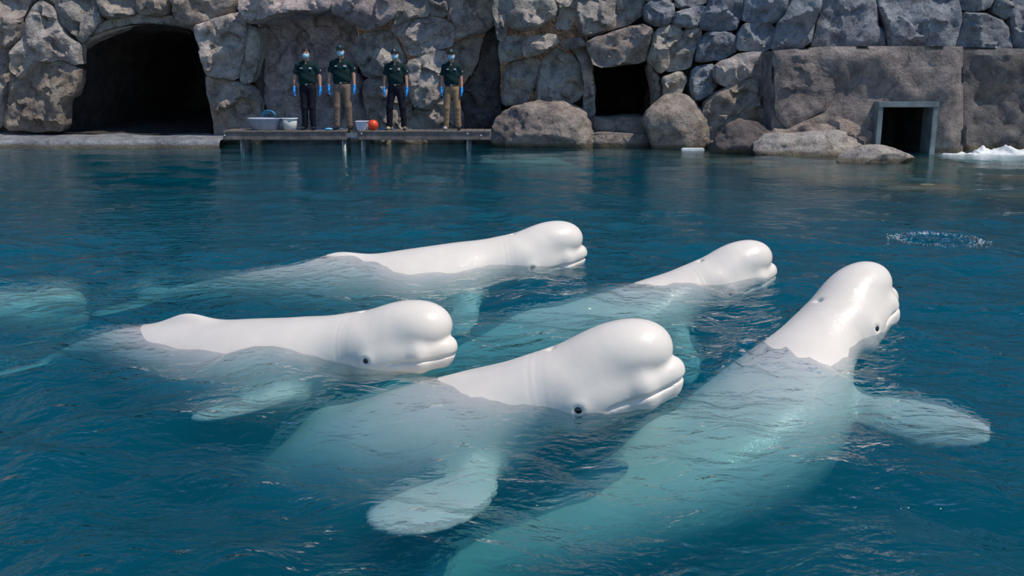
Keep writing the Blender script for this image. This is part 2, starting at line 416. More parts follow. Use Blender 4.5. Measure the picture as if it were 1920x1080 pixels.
def rock(parent, poly_px, Y, bulge, col, name='rock', sp=0.06, facets=10, rough=1.0, round_=0.22, depth=0.5, mat=None, lean=0.0):
    RS[0] += 1; sd = RS[0]; rg = np.random.default_rng(sd * 13 + 5)
    poly = np.array([PY(u, v, Y)[[0, 2]] for u, v in poly_px])
    c = poly.mean(0)
    poly = chaikin(poly)
    b = resample(poly, sp)
    nb = vnoise(np.c_[b * 2.2, np.full(len(b), sd * 3.1)], 3); nb2 = vnoise(np.c_[b * 6.0, np.full(len(b), sd * 1.7)], 4)
    dirv = b - c; dirv /= np.linalg.norm(dirv, axis=1)[:, None] + 1e-9
    b = b + dirv * (nb * 0.05 + nb2 * 0.028 + 0.018)[:, None]
    lo, hi = b.min(0), b.max(0)
    gx, gz = np.meshgrid(np.arange(lo[0], hi[0], sp), np.arange(lo[1], hi[1], sp))
    g = np.c_[gx.ravel(), gz.ravel()]; g = g + rg.uniform(-0.3, 0.3, g.shape) * sp
    g = g[inside(b, g)]; g = g[bdist(b, g) > sp * 0.45] if len(g) else g
    V, F = triangulate(b, g)
    d = bdist(b, V); dm = max(d.max(), 1e-3); R = min(round_, dm)
    t = np.clip(d / R, 0, 1)
    prof = np.sqrt(np.clip(1 - (1 - t) ** 2, 0, 1)) * bulge * min(1.0, dm / 0.30 + 0.35)
    ext = np.linalg.norm(V - c, axis=1).max()
    fac = np.full(len(V), 1e9)
    for k in range(facets):
        ang = rg.uniform(0, 2 * math.pi); g_ = rg.uniform(0.2, 1.0) * bulge / max(ext, 0.1) * 2.0
        p0 = c + rg.uniform(-0.35, 0.35, 2) * ext
        fac = np.minimum(fac, bulge * rg.uniform(0.75, 1.1) + g_ * ((V - p0) @ np.array([math.cos(ang), math.sin(ang)])))
    h = np.minimum(prof * 1.15, np.maximum(fac, prof * 0.15))
    P3 = np.c_[V[:, 0], np.full(len(V), sd * 0.37), V[:, 1]]
    n1 = fbm(P3 * 1.6, 4, sd); n2 = fbm(P3 * 5.0, 3, sd + 5)
    ridge = 1 - np.abs(vnoise(P3 * np.array([1.3, 1, 2.4]), sd + 9)) * 2
    h = h + t ** 0.5 * rough * (0.11 * n1 + 0.055 * n2 - 0.05 * np.clip(ridge - 0.6, 0, 1) * 2)
    # split faces: each cell of a coarse break-up has its own offset and tilt
    ns = max(4, int(len(V) * sp * sp * 0.8 / 0.16)); si = V[rg.integers(0, len(V), ns)]
    wv = V + 0.10 * np.c_[vnoise(P3 * 3.0, sd + 21), vnoise(P3 * 3.0, sd + 22)]
    near = np.argmin(((wv[:, None, :] - si[None]) ** 2).sum(-1), 1)
    off = rg.uniform(-0.07, 0.07, ns); gr = rg.uniform(-0.32, 0.32, (ns, 2)); gr[:, 1] -= 0.05
    h = h + t ** 0.7 * rough * (off[near] + (gr[near] * (V - si[near])).sum(1))
    h = h + lean * (V[:, 1] - c[1])
    v3 = np.c_[V[:, 0], Y - h, V[:, 1]]
    nbp = len(b); n = len(v3)
    sk = v3[:nbp].copy(); sk[:, 1] = Y + depth; cc = c; sk[:, 0] += (cc[0] - sk[:, 0]) * 0.04; sk[:, 2] += (cc[1] - sk[:, 2]) * 0.04
    verts = np.r_[v3, sk]
    faces = []
    for a_, b_, c_ in F:
        p, q, r = V[a_], V[b_], V[c_]
        ccw = (q[0] - p[0]) * (r[1] - p[1]) - (q[1] - p[1]) * (r[0] - p[0]) > 0
        faces.append((a_, b_, c_) if ccw else (a_, c_, b_))
    for i in range(nbp):
        j = (i + 1) % nbp
        faces.append((i, n + i, n + j, j))
    o = mesh_obj(name, verts, faces, mat or M['rock'], parent, True, origin=(c[0], Y, c[1]))
    o.data.set_sharp_from_angle(angle=math.radians(38))
    k = rg.uniform(0.86, 1.16); o.color = (col[0] * k, col[1] * k * rg.uniform(0.98, 1.02), col[2] * k * rg.uniform(0.97, 1.04), 1)
    return o

def backing(name, x0, x1, z0, z1, Y, thick, holes, col, seed):
    b = resample(np.array([[x0, z0], [x1, z0], [x1, z1], [x0, z1]], float), 0.3)
    g = np.array([(x, z) for x in np.arange(x0 + .2, x1 - .1, 0.28) for z in np.arange(z0 + .2, z1 - .1, 0.28)])
    hs = [resample(np.array(h), 0.2) for h in holes]
    for h in hs: g = g[~inside(h, g)]; g = g[bdist(h, g) > 0.1]
    V, F = triangulate(b, g, hs)
    n1 = fbm(np.c_[V[:, 0], np.full(len(V), seed), V[:, 1]] * 0.9, 4, seed)
    edge = np.clip(bdist(b, V) / 0.3, 0, 1)
    v3 = np.c_[V[:, 0], Y - 0.13 * n1 * edge, V[:, 1]]
    nb = len(b); n = len(v3); bk = v3[:nb].copy(); bk[:, 1] = Y + thick
    faces = []
    for a_, b_, c_ in F:
        p, q, r = V[a_], V[b_], V[c_]
        ccw = (q[0] - p[0]) * (r[1] - p[1]) - (q[1] - p[1]) * (r[0] - p[0]) > 0
        faces.append((a_, b_, c_) if ccw else (a_, c_, b_))
    for i in range(nb): faces.append((i, n + i, n + (i + 1) % nb, (i + 1) % nb))
    faces.append(tuple(range(n, n + nb)))
    o = mesh_obj(name, np.r_[v3, bk], faces, M['rock'], None, True)
    o.color = (*col, 1); o['kind'] = 'structure'
    return o
def tunnel(parent, outline, Y, depth, shrink, col, name):
    b = resample(np.array(outline), 0.15); c = b.mean(0); n = len(b); V = []; F = []
    K = 9
    for k in range(K):
        f = k / (K - 1); s = 1 - (1 - shrink) * f
        nz = fbm(np.c_[b * 1.1, np.full(n, k * 0.8)], 3, 31)
        q = c + (b - c) * (s + (0.0 if k == 0 else 0.10) * nz[:, None]); V.append(np.c_[q[:, 0], np.full(n, Y - 0.35 + (depth + .35) * f), q[:, 1]])
    V = np.concatenate(V)
    for k in range(K - 1):
        for i in range(n):
            j = (i + 1) % n; F.append((k * n + i, k * n + j, (k + 1) * n + j, (k + 1) * n + i))
    F.append(tuple(range((K - 1) * n, K * n)))
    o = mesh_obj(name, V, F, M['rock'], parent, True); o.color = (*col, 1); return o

WARM = (0.41, 0.35, 0.31); LIT = (0.55, 0.495, 0.45); COOL = (0.34, 0.37, 0.425); DARK = (0.19, 0.165, 0.16); PURP = (0.55, 0.465, 0.455); GREY = (0.46, 0.425, 0.40)  # LIT puts sunlight, COOL the blue of skylight, into the rock colour
def px2xz(poly, Y): return [PY(u, v, Y)[[0, 2]] for u, v in poly]

cave_px = [(123, 248), (122, 215), (136, 180), (146, 130), (152, 92), (175, 72), (215, 56), (255, 47), (300, 46), (350, 52), (366, 62), (376, 100), (384, 138), (388, 165), (400, 205), (404, 252)]
cave2_px = [(1117, 225), (1116, 122), (1160, 118), (1212, 118), (1220, 130), (1228, 180), (1232, 225)]
YL, YC, YU = 24.3, 23.6, 22.9
wall_left = backing('wall_left', -16.0, -6.55, -4.2, 5.9, YL + 0.35, 8.5, [px2xz(cave_px, YL + 0.35)], DARK, 3)
wall_back = backing('wall_back', -6.9, 3.7, -4.2, 5.9, 25.2, 4.0, [px2xz(cave2_px, 25.2)], DARK, 4)
wall_right = backing('wall_right', 3.6, 16.0, -4.2, 5.9, 23.6, 5.0, [], DARK, 5)
tunnel(wall_left, px2xz(cave_px, YL + 0.35), YL + 0.35, 7.5, 0.7, (0.09, 0.08, 0.08), 'cave_interior')  # near-black rock colour deepens the shade inside both caves
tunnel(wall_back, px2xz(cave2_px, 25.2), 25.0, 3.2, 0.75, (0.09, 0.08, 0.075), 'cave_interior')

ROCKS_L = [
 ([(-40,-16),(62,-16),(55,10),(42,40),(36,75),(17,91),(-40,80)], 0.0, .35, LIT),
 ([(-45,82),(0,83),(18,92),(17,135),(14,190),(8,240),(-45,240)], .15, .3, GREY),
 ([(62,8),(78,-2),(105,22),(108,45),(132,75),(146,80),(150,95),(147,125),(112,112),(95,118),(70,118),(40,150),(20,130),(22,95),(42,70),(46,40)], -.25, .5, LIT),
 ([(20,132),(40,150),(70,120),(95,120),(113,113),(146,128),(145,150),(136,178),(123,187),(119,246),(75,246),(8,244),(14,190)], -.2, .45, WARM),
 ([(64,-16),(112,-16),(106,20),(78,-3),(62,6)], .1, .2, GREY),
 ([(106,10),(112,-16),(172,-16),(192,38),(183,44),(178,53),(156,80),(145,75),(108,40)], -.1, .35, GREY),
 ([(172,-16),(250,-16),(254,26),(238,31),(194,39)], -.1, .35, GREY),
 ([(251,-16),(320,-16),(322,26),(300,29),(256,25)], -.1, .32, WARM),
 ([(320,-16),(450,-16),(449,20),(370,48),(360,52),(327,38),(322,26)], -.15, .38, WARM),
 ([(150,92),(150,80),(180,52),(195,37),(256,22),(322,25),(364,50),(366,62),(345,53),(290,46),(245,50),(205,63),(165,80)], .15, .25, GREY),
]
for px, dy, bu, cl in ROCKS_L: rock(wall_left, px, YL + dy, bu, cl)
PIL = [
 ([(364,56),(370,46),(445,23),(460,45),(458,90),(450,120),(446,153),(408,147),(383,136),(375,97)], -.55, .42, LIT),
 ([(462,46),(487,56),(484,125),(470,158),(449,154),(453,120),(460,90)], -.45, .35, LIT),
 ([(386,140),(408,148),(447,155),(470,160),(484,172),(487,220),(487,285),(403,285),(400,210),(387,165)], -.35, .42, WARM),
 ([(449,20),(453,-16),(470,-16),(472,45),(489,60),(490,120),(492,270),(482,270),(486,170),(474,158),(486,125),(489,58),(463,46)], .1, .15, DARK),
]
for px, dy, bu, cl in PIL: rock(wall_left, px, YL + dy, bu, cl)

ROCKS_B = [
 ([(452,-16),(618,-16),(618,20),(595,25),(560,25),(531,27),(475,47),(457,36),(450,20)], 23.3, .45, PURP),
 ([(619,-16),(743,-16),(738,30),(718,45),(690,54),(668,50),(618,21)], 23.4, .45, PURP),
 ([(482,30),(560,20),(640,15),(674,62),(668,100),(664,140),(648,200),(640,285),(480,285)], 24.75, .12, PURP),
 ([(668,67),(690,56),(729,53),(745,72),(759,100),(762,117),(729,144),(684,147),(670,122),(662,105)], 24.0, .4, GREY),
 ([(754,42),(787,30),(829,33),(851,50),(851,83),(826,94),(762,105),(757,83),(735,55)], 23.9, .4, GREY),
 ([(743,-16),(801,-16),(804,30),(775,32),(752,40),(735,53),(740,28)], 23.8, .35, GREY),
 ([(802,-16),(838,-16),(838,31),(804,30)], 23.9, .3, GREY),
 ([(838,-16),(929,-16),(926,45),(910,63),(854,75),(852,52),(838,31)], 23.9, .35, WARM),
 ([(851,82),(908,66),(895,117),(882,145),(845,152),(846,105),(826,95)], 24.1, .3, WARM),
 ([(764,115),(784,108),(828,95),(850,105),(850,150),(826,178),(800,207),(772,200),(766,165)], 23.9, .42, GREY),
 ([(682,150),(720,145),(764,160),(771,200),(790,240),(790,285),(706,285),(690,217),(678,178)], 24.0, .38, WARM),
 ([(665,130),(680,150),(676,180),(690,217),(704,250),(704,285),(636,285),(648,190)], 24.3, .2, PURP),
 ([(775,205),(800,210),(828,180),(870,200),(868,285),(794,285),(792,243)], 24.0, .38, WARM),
 ([(908,66),(928,46),(937,85),(939,285),(868,285),(870,200),(850,178),(882,145),(895,117)], 24.4, .25, DARK),  # rock in shadow, the shade put into its darker colour
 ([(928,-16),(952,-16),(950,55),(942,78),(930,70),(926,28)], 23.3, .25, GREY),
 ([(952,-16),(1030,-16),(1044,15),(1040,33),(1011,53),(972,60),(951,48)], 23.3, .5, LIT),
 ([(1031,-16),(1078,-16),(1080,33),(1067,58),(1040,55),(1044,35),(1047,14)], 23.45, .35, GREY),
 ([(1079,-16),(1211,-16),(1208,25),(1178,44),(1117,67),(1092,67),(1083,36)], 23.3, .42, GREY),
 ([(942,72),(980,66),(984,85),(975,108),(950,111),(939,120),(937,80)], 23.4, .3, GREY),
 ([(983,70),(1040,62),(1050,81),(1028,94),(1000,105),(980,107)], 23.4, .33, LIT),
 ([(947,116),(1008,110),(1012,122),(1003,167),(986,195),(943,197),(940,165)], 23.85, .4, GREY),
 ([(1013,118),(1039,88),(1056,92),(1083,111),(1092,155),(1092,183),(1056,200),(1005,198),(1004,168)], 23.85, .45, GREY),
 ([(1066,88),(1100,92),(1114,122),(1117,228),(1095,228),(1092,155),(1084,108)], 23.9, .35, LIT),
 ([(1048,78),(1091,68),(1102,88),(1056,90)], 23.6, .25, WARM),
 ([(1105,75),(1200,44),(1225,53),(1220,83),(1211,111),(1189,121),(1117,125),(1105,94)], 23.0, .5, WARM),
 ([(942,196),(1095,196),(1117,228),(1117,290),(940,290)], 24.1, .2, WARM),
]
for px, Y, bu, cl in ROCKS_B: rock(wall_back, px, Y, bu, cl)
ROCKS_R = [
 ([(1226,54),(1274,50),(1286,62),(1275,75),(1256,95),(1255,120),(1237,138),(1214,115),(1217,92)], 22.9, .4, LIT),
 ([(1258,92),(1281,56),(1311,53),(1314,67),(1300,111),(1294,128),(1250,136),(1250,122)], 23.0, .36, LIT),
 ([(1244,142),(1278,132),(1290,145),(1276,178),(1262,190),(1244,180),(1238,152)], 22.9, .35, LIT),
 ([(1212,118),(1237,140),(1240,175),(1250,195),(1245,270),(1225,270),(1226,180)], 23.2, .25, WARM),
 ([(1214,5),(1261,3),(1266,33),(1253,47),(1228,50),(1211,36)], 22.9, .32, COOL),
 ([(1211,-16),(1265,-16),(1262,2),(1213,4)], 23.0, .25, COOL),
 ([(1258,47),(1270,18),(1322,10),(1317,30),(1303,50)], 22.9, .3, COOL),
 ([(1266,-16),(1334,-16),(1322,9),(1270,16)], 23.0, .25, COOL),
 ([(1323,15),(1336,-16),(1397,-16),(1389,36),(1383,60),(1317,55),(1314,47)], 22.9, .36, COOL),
 ([(1316,72),(1330,60),(1378,64),(1380,94),(1339,114),(1306,118),(1303,108)], 22.9, .36, COOL),
 ([(1292,165),(1298,125),(1344,117),(1345,172),(1311,192),(1298,190)], 22.9, .34, COOL),
 ([(1347,118),(1400,96),(1439,97),(1447,117),(1450,133),(1400,148),(1365,165),(1345,150)], 22.3, .4, LIT),
 ([(1345,175),(1362,167),(1400,150),(1449,136),(1451,185),(1453,285),(1400,285),(1322,285),(1318,195)], 22.3, .4, WARM),
 ([(1384,80),(1386,62),(1400,43),(1439,42),(1453,58),(1442,94),(1414,94),(1384,94)], 22.7, .36, COOL),
 ([(1398,-16),(1480,-16),(1474,25),(1456,44),(1405,42),(1392,35)], 22.8, .32, COOL),
 ([(1474,20),(1495,-16),(1537,-16),(1533,28),(1519,90),(1444,98),(1458,53)], 22.6, .36, COOL),
 ([(1540,-16),(1640,-16),(1646,17),(1645,47),(1658,58),(1664,94),(1520,94),(1534,45)], 22.7, .38, COOL),
 ([(1645,-16),(1790,-16),(1803,17),(1800,55),(1787,94),(1667,94),(1659,55),(1650,17)], 22.7, .4, COOL),
 ([(1804,22),(1836,25),(1892,39),(1895,98),(1789,98)], 22.8, .35, COOL),
 ([(1793,-16),(1872,-16),(1855,20),(1805,20)], 22.9, .3, COOL),
 ([(1874,-16),(1908,-16),(1893,35),(1857,22)], 22.9, .28, COOL),
 ([(1910,-16),(1990,-16),(1990,98),(1897,98),(1895,38)], 22.9, .32, COOL),
]
for px, Y, bu, cl in ROCKS_R: rock(wall_right, px, Y, bu, cl, rough=0.5 if px[0][0] > 1440 else 1.0)
# rows of boulders that carry the walls on above the frame, colour halved to darken the reflections
rg0 = np.random.default_rng(99)
for (u0, u1, Y, w, cl) in ((-150, 490, YL, wall_left, GREY), (490, 1215, 23.6, wall_back, GREY), (1215, 2080, 22.9, wall_right, COOL)):
    for row in range(3):
        va, vb = -18 - row * 62, -18 - (row + 1) * 62
        u = u0 + rg0.uniform(-30, 0)
        while u < u1:
            wd = rg0.uniform(70, 125); j = lambda s=9: rg0.uniform(-s, s)
            e = min(u + wd, u1 + 10)
            rock(w, [(u + 2, va + (j(3) if row else 0)), ((u + e) / 2, va), (e - 2, va + (j(3) if row else 0)), (e + j(4), (va + vb) / 2), (e - 6 + j(), vb + 4), ((u + e) / 2, vb + 2), (u + 6 + j(), vb + 4)], Y + rg0.uniform(0, .3), .35, tuple(c * .5 for c in cl), sp=0.15)
            u = e

# right concrete face with its framed opening
YW = 21.35
open_px = [(1645, 300), (1647, 199), (1748, 199), (1741, 300)]
def slab(parent, poly_px, Y, hole_px, col, rough, seed, top_depth):
    poly = np.array(px2xz(poly_px, Y)); b = resample(poly, 0.12)
    holes = [resample(np.array(px2xz(hole_px, Y)), 0.12)] if hole_px else []
    lo, hi = b.min(0), b.max(0)
    g = np.array([(x, z) for x in np.arange(lo[0], hi[0], .1) for z in np.arange(lo[1], hi[1], .1)])
    g = g[inside(b, g)]; g = g[bdist(b, g) > 0.05]
    for h in holes: g = g[~inside(h, g)]; g = g[bdist(h, g) > 0.05]
    V, F = triangulate(b, g, holes)
    P3 = np.c_[V[:, 0], np.full(len(V), seed), V[:, 1]]
    ed = np.clip(bdist(b, V) / 0.15, 0, 1)
    for h in holes: ed = np.minimum(ed, np.clip(bdist(h, V) / 0.25, 0, 1))
    hh = ed * rough * (0.10 * fbm(P3 * 0.9, 3, seed) + 0.04 * fbm(P3 * 3.5, 3, seed + 3)) - 0.06 * (1 - ed)
    v3 = np.c_[V[:, 0], Y - hh, V[:, 1]]; nb = len(b); n = len(v3); bk = v3[:nb].copy(); bk[:, 1] = Y + top_depth
    faces = []
    for a_, b_, c_ in F:
        p, q, r = V[a_], V[b_], V[c_]
        ccw = (q[0] - p[0]) * (r[1] - p[1]) - (q[1] - p[1]) * (r[0] - p[0]) > 0
        faces.append((a_, b_, c_) if ccw else (a_, c_, b_))
    for i in range(nb): faces.append((i, n + i, n + (i + 1) % nb, (i + 1) % nb))
    o = mesh_obj('concrete_face', np.r_[v3, bk], faces, M['concrete'], parent, True); o.color = (*col, 1)
    o.data.set_sharp_from_angle(angle=math.radians(40)); return o
slab(wall_right, [(1447, 330), (1449, 95), (1545, 87), (1700, 86), (1808, 87), (1808, 330)], YW, open_px, (0.30, 0.265, 0.255), 1.0, 11, 1.6)
slab(wall_right, [(1800, 330), (1802, 88), (1990, 93), (1990, 330)], YW + 0.75, None, (0.18, 0.175, 0.18), 1.6, 12, 1.4)
rock(wall_right, [(1453,132),(1490,118),(1530,118),(1560,140),(1566,170),(1555,205),(1500,228),(1480,240),(1455,215)], YW - 0.02, .07, (0.30, 0.265, 0.255), rough=.4)
rock(wall_right, [(1446,240),(1480,243),(1500,232),(1556,210),(1600,230),(1640,250),(1642,300),(1446,300)], YW - 0.02, .2, WARM, rough=.7)
# opening: box coloured near black for the shade inside, and metal frame
c0 = px2xz(open_px, YW)
d1 = empty('door_1', (c0[0][0] + 0.6, YW, 0.0)); d1['kind'] = 'structure'
def fpart(name, lo, hi):
    bm = bmesh.new(); add_box(bm, lo, hi, 0.012); o = bm_obj(name, bm, M['frame']); o.parent = d1; o.matrix_parent_inverse = Matrix.Translation(-d1.location)
    return o
xl, xr, zt = c0[1][0], c0[2][0], c0[1][1]
fpart('jamb', (xl - 0.07, YW - 0.18, -1.2), (xl + 0.05, YW + 0.35, zt))
fpart('jamb', (xr - 0.05, YW - 0.18, -1.2), (xr + 0.07, YW + 0.35, zt))
fpart('lintel', (xl - 0.07, YW - 0.20, zt - 0.02), (xr + 0.07, YW + 0.35, zt + 0.10))
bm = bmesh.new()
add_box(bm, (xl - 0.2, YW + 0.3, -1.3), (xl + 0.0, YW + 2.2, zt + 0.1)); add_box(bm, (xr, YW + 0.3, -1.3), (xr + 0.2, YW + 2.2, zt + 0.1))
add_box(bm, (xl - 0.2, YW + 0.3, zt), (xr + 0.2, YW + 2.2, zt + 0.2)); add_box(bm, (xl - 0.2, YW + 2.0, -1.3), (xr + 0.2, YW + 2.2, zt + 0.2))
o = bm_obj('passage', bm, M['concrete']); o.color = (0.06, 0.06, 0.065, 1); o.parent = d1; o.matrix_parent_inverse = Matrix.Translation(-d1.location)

# pool floor and an unseen near wall added to keep light out below
bm = bmesh.new(); add_box(bm, (-15.5, 0.0, -4.3), (15.5, 26, -4.0)); o = bm_obj('floor', bm, M['floor']); o['kind'] = 'structure'
bm = bmesh.new(); add_box(bm, (-15.5, -0.6, -4.3), (15.5, 0.0, 0.25)); o = bm_obj('wall_front', bm, M['concrete']); o['kind'] = 'structure'; o.color = (.3, .3, .3, 1)
# rock banks closing the basin on either side, outside the frame
for nm, x, sg in (('wall_left_bank', -15.2, 1), ('wall_right_bank', 15.2, -1)):
    w = backing(nm, -0.6, 26.0, -4.2, 4.6, 0.0, 1.2, [], GREY, 40 + sg)
    for v in w.data.vertices:
        y, d, z = v.co.x, v.co.y, v.co.z
        v.co = (x - sg * (d * 1.0) - sg * 0.0, y, z)
    if sg > 0: w.data.flip_normals()

# ------------------------------------------------------------------ boulders and ledges at the water line
def blob(name, c, r, seed, col, amp=0.16, flat=None, sub=5, mat=None, chis=9):
    bm = bmesh.new(); bmesh.ops.create_icosphere(bm, subdivisions=sub, radius=1.0)
    V = np.array([v.co[:] for v in bm.verts]); rg = np.random.default_rng(seed)
    rad = np.ones(len(V))
    for k in range(chis):
        n = rg.normal(size=3); n[2] *= 0.7; n /= np.linalg.norm(n); dd = rg.uniform(0.74, 0.95)
        t = V @ n; rad = np.where(t > 1e-3, np.minimum(rad, dd / np.maximum(t, 1e-3)), rad)
    q = V * np.asarray(r)
    rad = rad * (1 + amp * fbm(q * 1.5 + seed * 3.7, 4, seed) + amp * 0.3 * fbm(q * 5.5 + seed, 3, seed + 3))
    W = V * rad[:, None] * np.asarray(r)
    if flat is not None: W[:, 2] = np.where(W[:, 2] > flat, flat + (W[:, 2] - flat) * 0.25, W[:, 2])
    for v, w in zip(bm.verts, W): v.co = w
    o = bm_obj(name, bm, mat or M['rock'], None, True); o.location = c; o.color = (*col, 1)
    o.data.set_sharp_from_angle(angle=math.radians(40))
    return o
tag(blob('boulder', (0.70, 23.20, 0.25), (1.26, 0.68, 0.80), 21, WARM), 'broad brown boulder at the waterline beside the right end of the dock', 'boulder')
tag(blob('boulder', (3.80, 22.62, 0.36), (0.76, 0.55, 0.82), 8, WARM, amp=0.12), 'rounded two-tone boulder at the waterline beside the small square cave', 'boulder')
tag(blob('boulder', (5.15, 21.50, 0.05), (0.82, 0.60, 0.62), 31, DARK), 'low dark humped rock where boulder wall meets concrete face', 'boulder', None)
tag(blob('boulder', (6.45, 20.74, 0.02), (1.18, 0.62, 0.50), 42, GREY), 'long low weathered rock lying below the concrete face', 'boulder')
tag(blob('boulder', (7.1, 18.9, 0.02), (0.74, 0.5, 0.30), 55, LIT, amp=0.1), 'small pale smooth rock poking from the water before the framed opening', 'boulder')
bm = bmesh.new()
add_box(bm, (1.88, 22.9, -1.0), (3.28, 24.8, 0.32), 0.05); add_box(bm, (1.92, 23.5, -1.0), (3.30, 24.9, 0.66), 0.05)
bmesh.ops.subdivide_edges(bm, edges=bm.edges[:], cuts=5, use_grid_fill=True)
for v in bm.verts:
    n = fbm(np.array([v.co[:]]) * 1.7, 3, 77)[0]; v.co += Vector((0, n * 0.10, n * 0.06))
o = tag(bm_obj('rock_step', bm, M['rock'], None, True), 'worn grey stone steps leading up into the small square cave', 'steps'); o.color = (*WARM, 1)
# left landing ledge in front of the big cave
g = [(-16, 22.0), (-9.4, 22.25), (-6.75, 22.35), (-6.6, 24.6), (-16, 32.0)]
bm = bmesh.new(); NX, NY = 70, 40
gv = []
for j in range(NY):
    for i in range(NX):
        x = -15.05 + 8.30 * i / (NX - 1); yf = 22.35 + 0.12 * vnoise(np.array([[x * 1.3, 0, 0]]), 8)[0]
        t = j / (NY - 1)
        if j == 0: p = (x, yf, -1.2)
        elif j == 1: p = (x, yf - 0.02, -0.1)
        elif j == 2: p = (x, yf + 0.01, 0.10)
        elif j == 3: p = (x, yf + 0.07, 0.17)
        else:
            tt = (j - 4) / (NY - 5); y = yf + 0.14 + tt * (24.72 - yf - 0.14)
            p = (x, y, 0.19 + 0.035 * fbm(np.array([[x * 0.9, y * 0.9, 0]]), 3, 5)[0] + 0.012 * tt * 2.2)
        gv.append(p)
F = [(j * NX + i, j * NX + i + 1, (j + 1) * NX + i + 1, (j + 1) * NX + i) for j in range(NY - 1) for i in range(NX - 1)]
bm.free()
ledge = tag(mesh_obj('landing_ledge', gv, F, M['concrete']), 'low wet concrete landing ledge in front of the big dark cave', 'ledge'); ledge.color = (0.27, 0.29, 0.33, 1)

# submerged shelf on the right and its flat stones
def shelf_edge(x): return np.interp(x, [2.2, 3.2, 3.9, 5.0, 5.9, 7.3, 10, 15], [22.6, 21.5, 18.6, 16.6, 14.3, 13.4, 12.6, 12.0])
def shelf_back(x): return np.interp(x, [2.2, 3.2, 3.7, 5.65, 5.85, 9.95, 10.15, 15], [22.95, 22.95, 22.75, 22.2, 21.45, 21.45, 22.2, 22.2])
def shelf_z(x, y):
    x = np.atleast_1d(np.asarray(x, float)); y = np.atleast_1d(np.asarray(y, float)); ye = shelf_edge(x)
    return np.minimum(-0.19 + 0.11 * fbm(np.c_[x * 0.6, y * 0.9, x * 0], 4, 61) + 0.05 * np.clip((y - ye) / (shelf_back(x) - ye), 0, 1), -0.06)
NX, NY = 110, 70; gv = []
for j in range(NY):
    for i in range(NX):
        x = 2.2 + 12.8 * i / (NX - 1); t = j / (NY - 1); ye = float(shelf_edge(x)); y = ye + (float(shelf_back(x)) - ye) * t if j else ye - 0.15
        gv.append([x, y, 0])
gv = np.array(gv)
T = np.tile(np.repeat(np.linspace(0, 1, NY), NX), 1)
zs_ = shelf_z(gv[:, 0], gv[:, 1])
gv[:, 1] += np.where(T < 0.05, 0.35 * fbm(np.c_[gv[:, 0] * 1.1, gv[:, 0] * 0, gv[:, 0] * 0], 3, 62), 0)
gv[:, 2] = zs_
gv[:NX, 2] = -3.0
F = [(j * NX + i, j * NX + i + 1, (j + 1) * NX + i + 1, (j + 1) * NX + i) for j in range(NY - 1) for i in range(NX - 1)]
o = tag(mesh_obj('submerged_ledge', gv, F, M['rock']), 'shallow algae covered rock shelf under water along the right wall', 'ledge'); o.color = (0.72, 0.68, 0.46, 1)
for k, (x, y, rx, ry, cl) in enumerate([(4.66, 19.36, .85, .70, (.34, .36, .26)), (5.75, 18.3, .85, .50, (.36, .33, .22)), (4.85, 17.35, .70, .50, (.33, .37, .27)), (7.46, 17.4, 1.10, .65, (.42, .38, .27)), (5.55, 16.0, .85, .50, (.30, .33, .22)), (6.35, 14.75, .75, .45, (.36, .36, .26)), (8.50, 16.1, .70, .50, (.40, .33, .22)), (7.45, 13.95, .60, .40, (.33, .34, .25))]):
    tag(blob('flat_stone', (x, y, min(float(shelf_z(x, y)[0]) + 0.055, -0.115)), (rx, ry, 0.11), 70 + k, tuple(min(.85, c * 2.1) for c in cl), amp=0.10, sub=4, chis=5), 'flat olive brown stone lying submerged on the shallow rock shelf', 'stone', 'flat stones on the submerged shelf')

# ------------------------------------------------------------------ belugas
BT = np.array([  # s, centre z, half width, half height
 (0.22, 0.01, .05, .05), (0.32, 0.015, .135, .12), (0.45, 0.025, .195, .175), (0.60, 0.03, .215, .195), (0.75, 0.015, .235, .215), (1.0, -0.02, .31, .285),
 (1.4, -0.05, .385, .35), (1.8, -0.045, .365, .33), (2.3, -0.02, .275, .26), (2.8, 0.0, .155, .175), (3.2, 0.01, .07, .11), (3.5, 0.02, .035, .045), (3.62, .02, .01, .012)])
wx = axis((0.05, -0.70, 0.0085), (-0.70, -2.2, 0.022), (-2.2, -3.95, 0.03))[::-1]
wy0 = axis((0, 0.24, 0.0085), (0.24, 0.45, 0.018), (0.45, 1.14, 0.024)); wy = np.r_[-wy0[:0:-1], wy0]
wz = axis((-0.62, -0.44, 0.03), (-0.44, -0.16, 0.018), (-0.16, 0.33, 0.0085), (0.33, 0.42, 0.02))
WX, WY, WZ = np.meshgrid(wx.astype(np.float32), wy.astype(np.float32), wz.astype(np.float32), indexing='ij', sparse=True)
WP = (WX, WY, WZ)
def cub(s, col):   # smooth interpolation of the loft table
    xs = BT[:, 0]; ys = BT[:, col]; m = np.gradient(ys, xs); i = np.clip(np.searchsorted(xs, s) - 1, 0, len(xs) - 2)
    h = xs[i + 1] - xs[i]; t = np.clip((s - xs[i]) / h, 0, 1)
    return (2*t**3-3*t**2+1)*ys[i] + (t**3-2*t**2+t)*h*m[i] + (-2*t**3+3*t**2)*ys[i+1] + (t**3-t**2)*h*m[i+1]
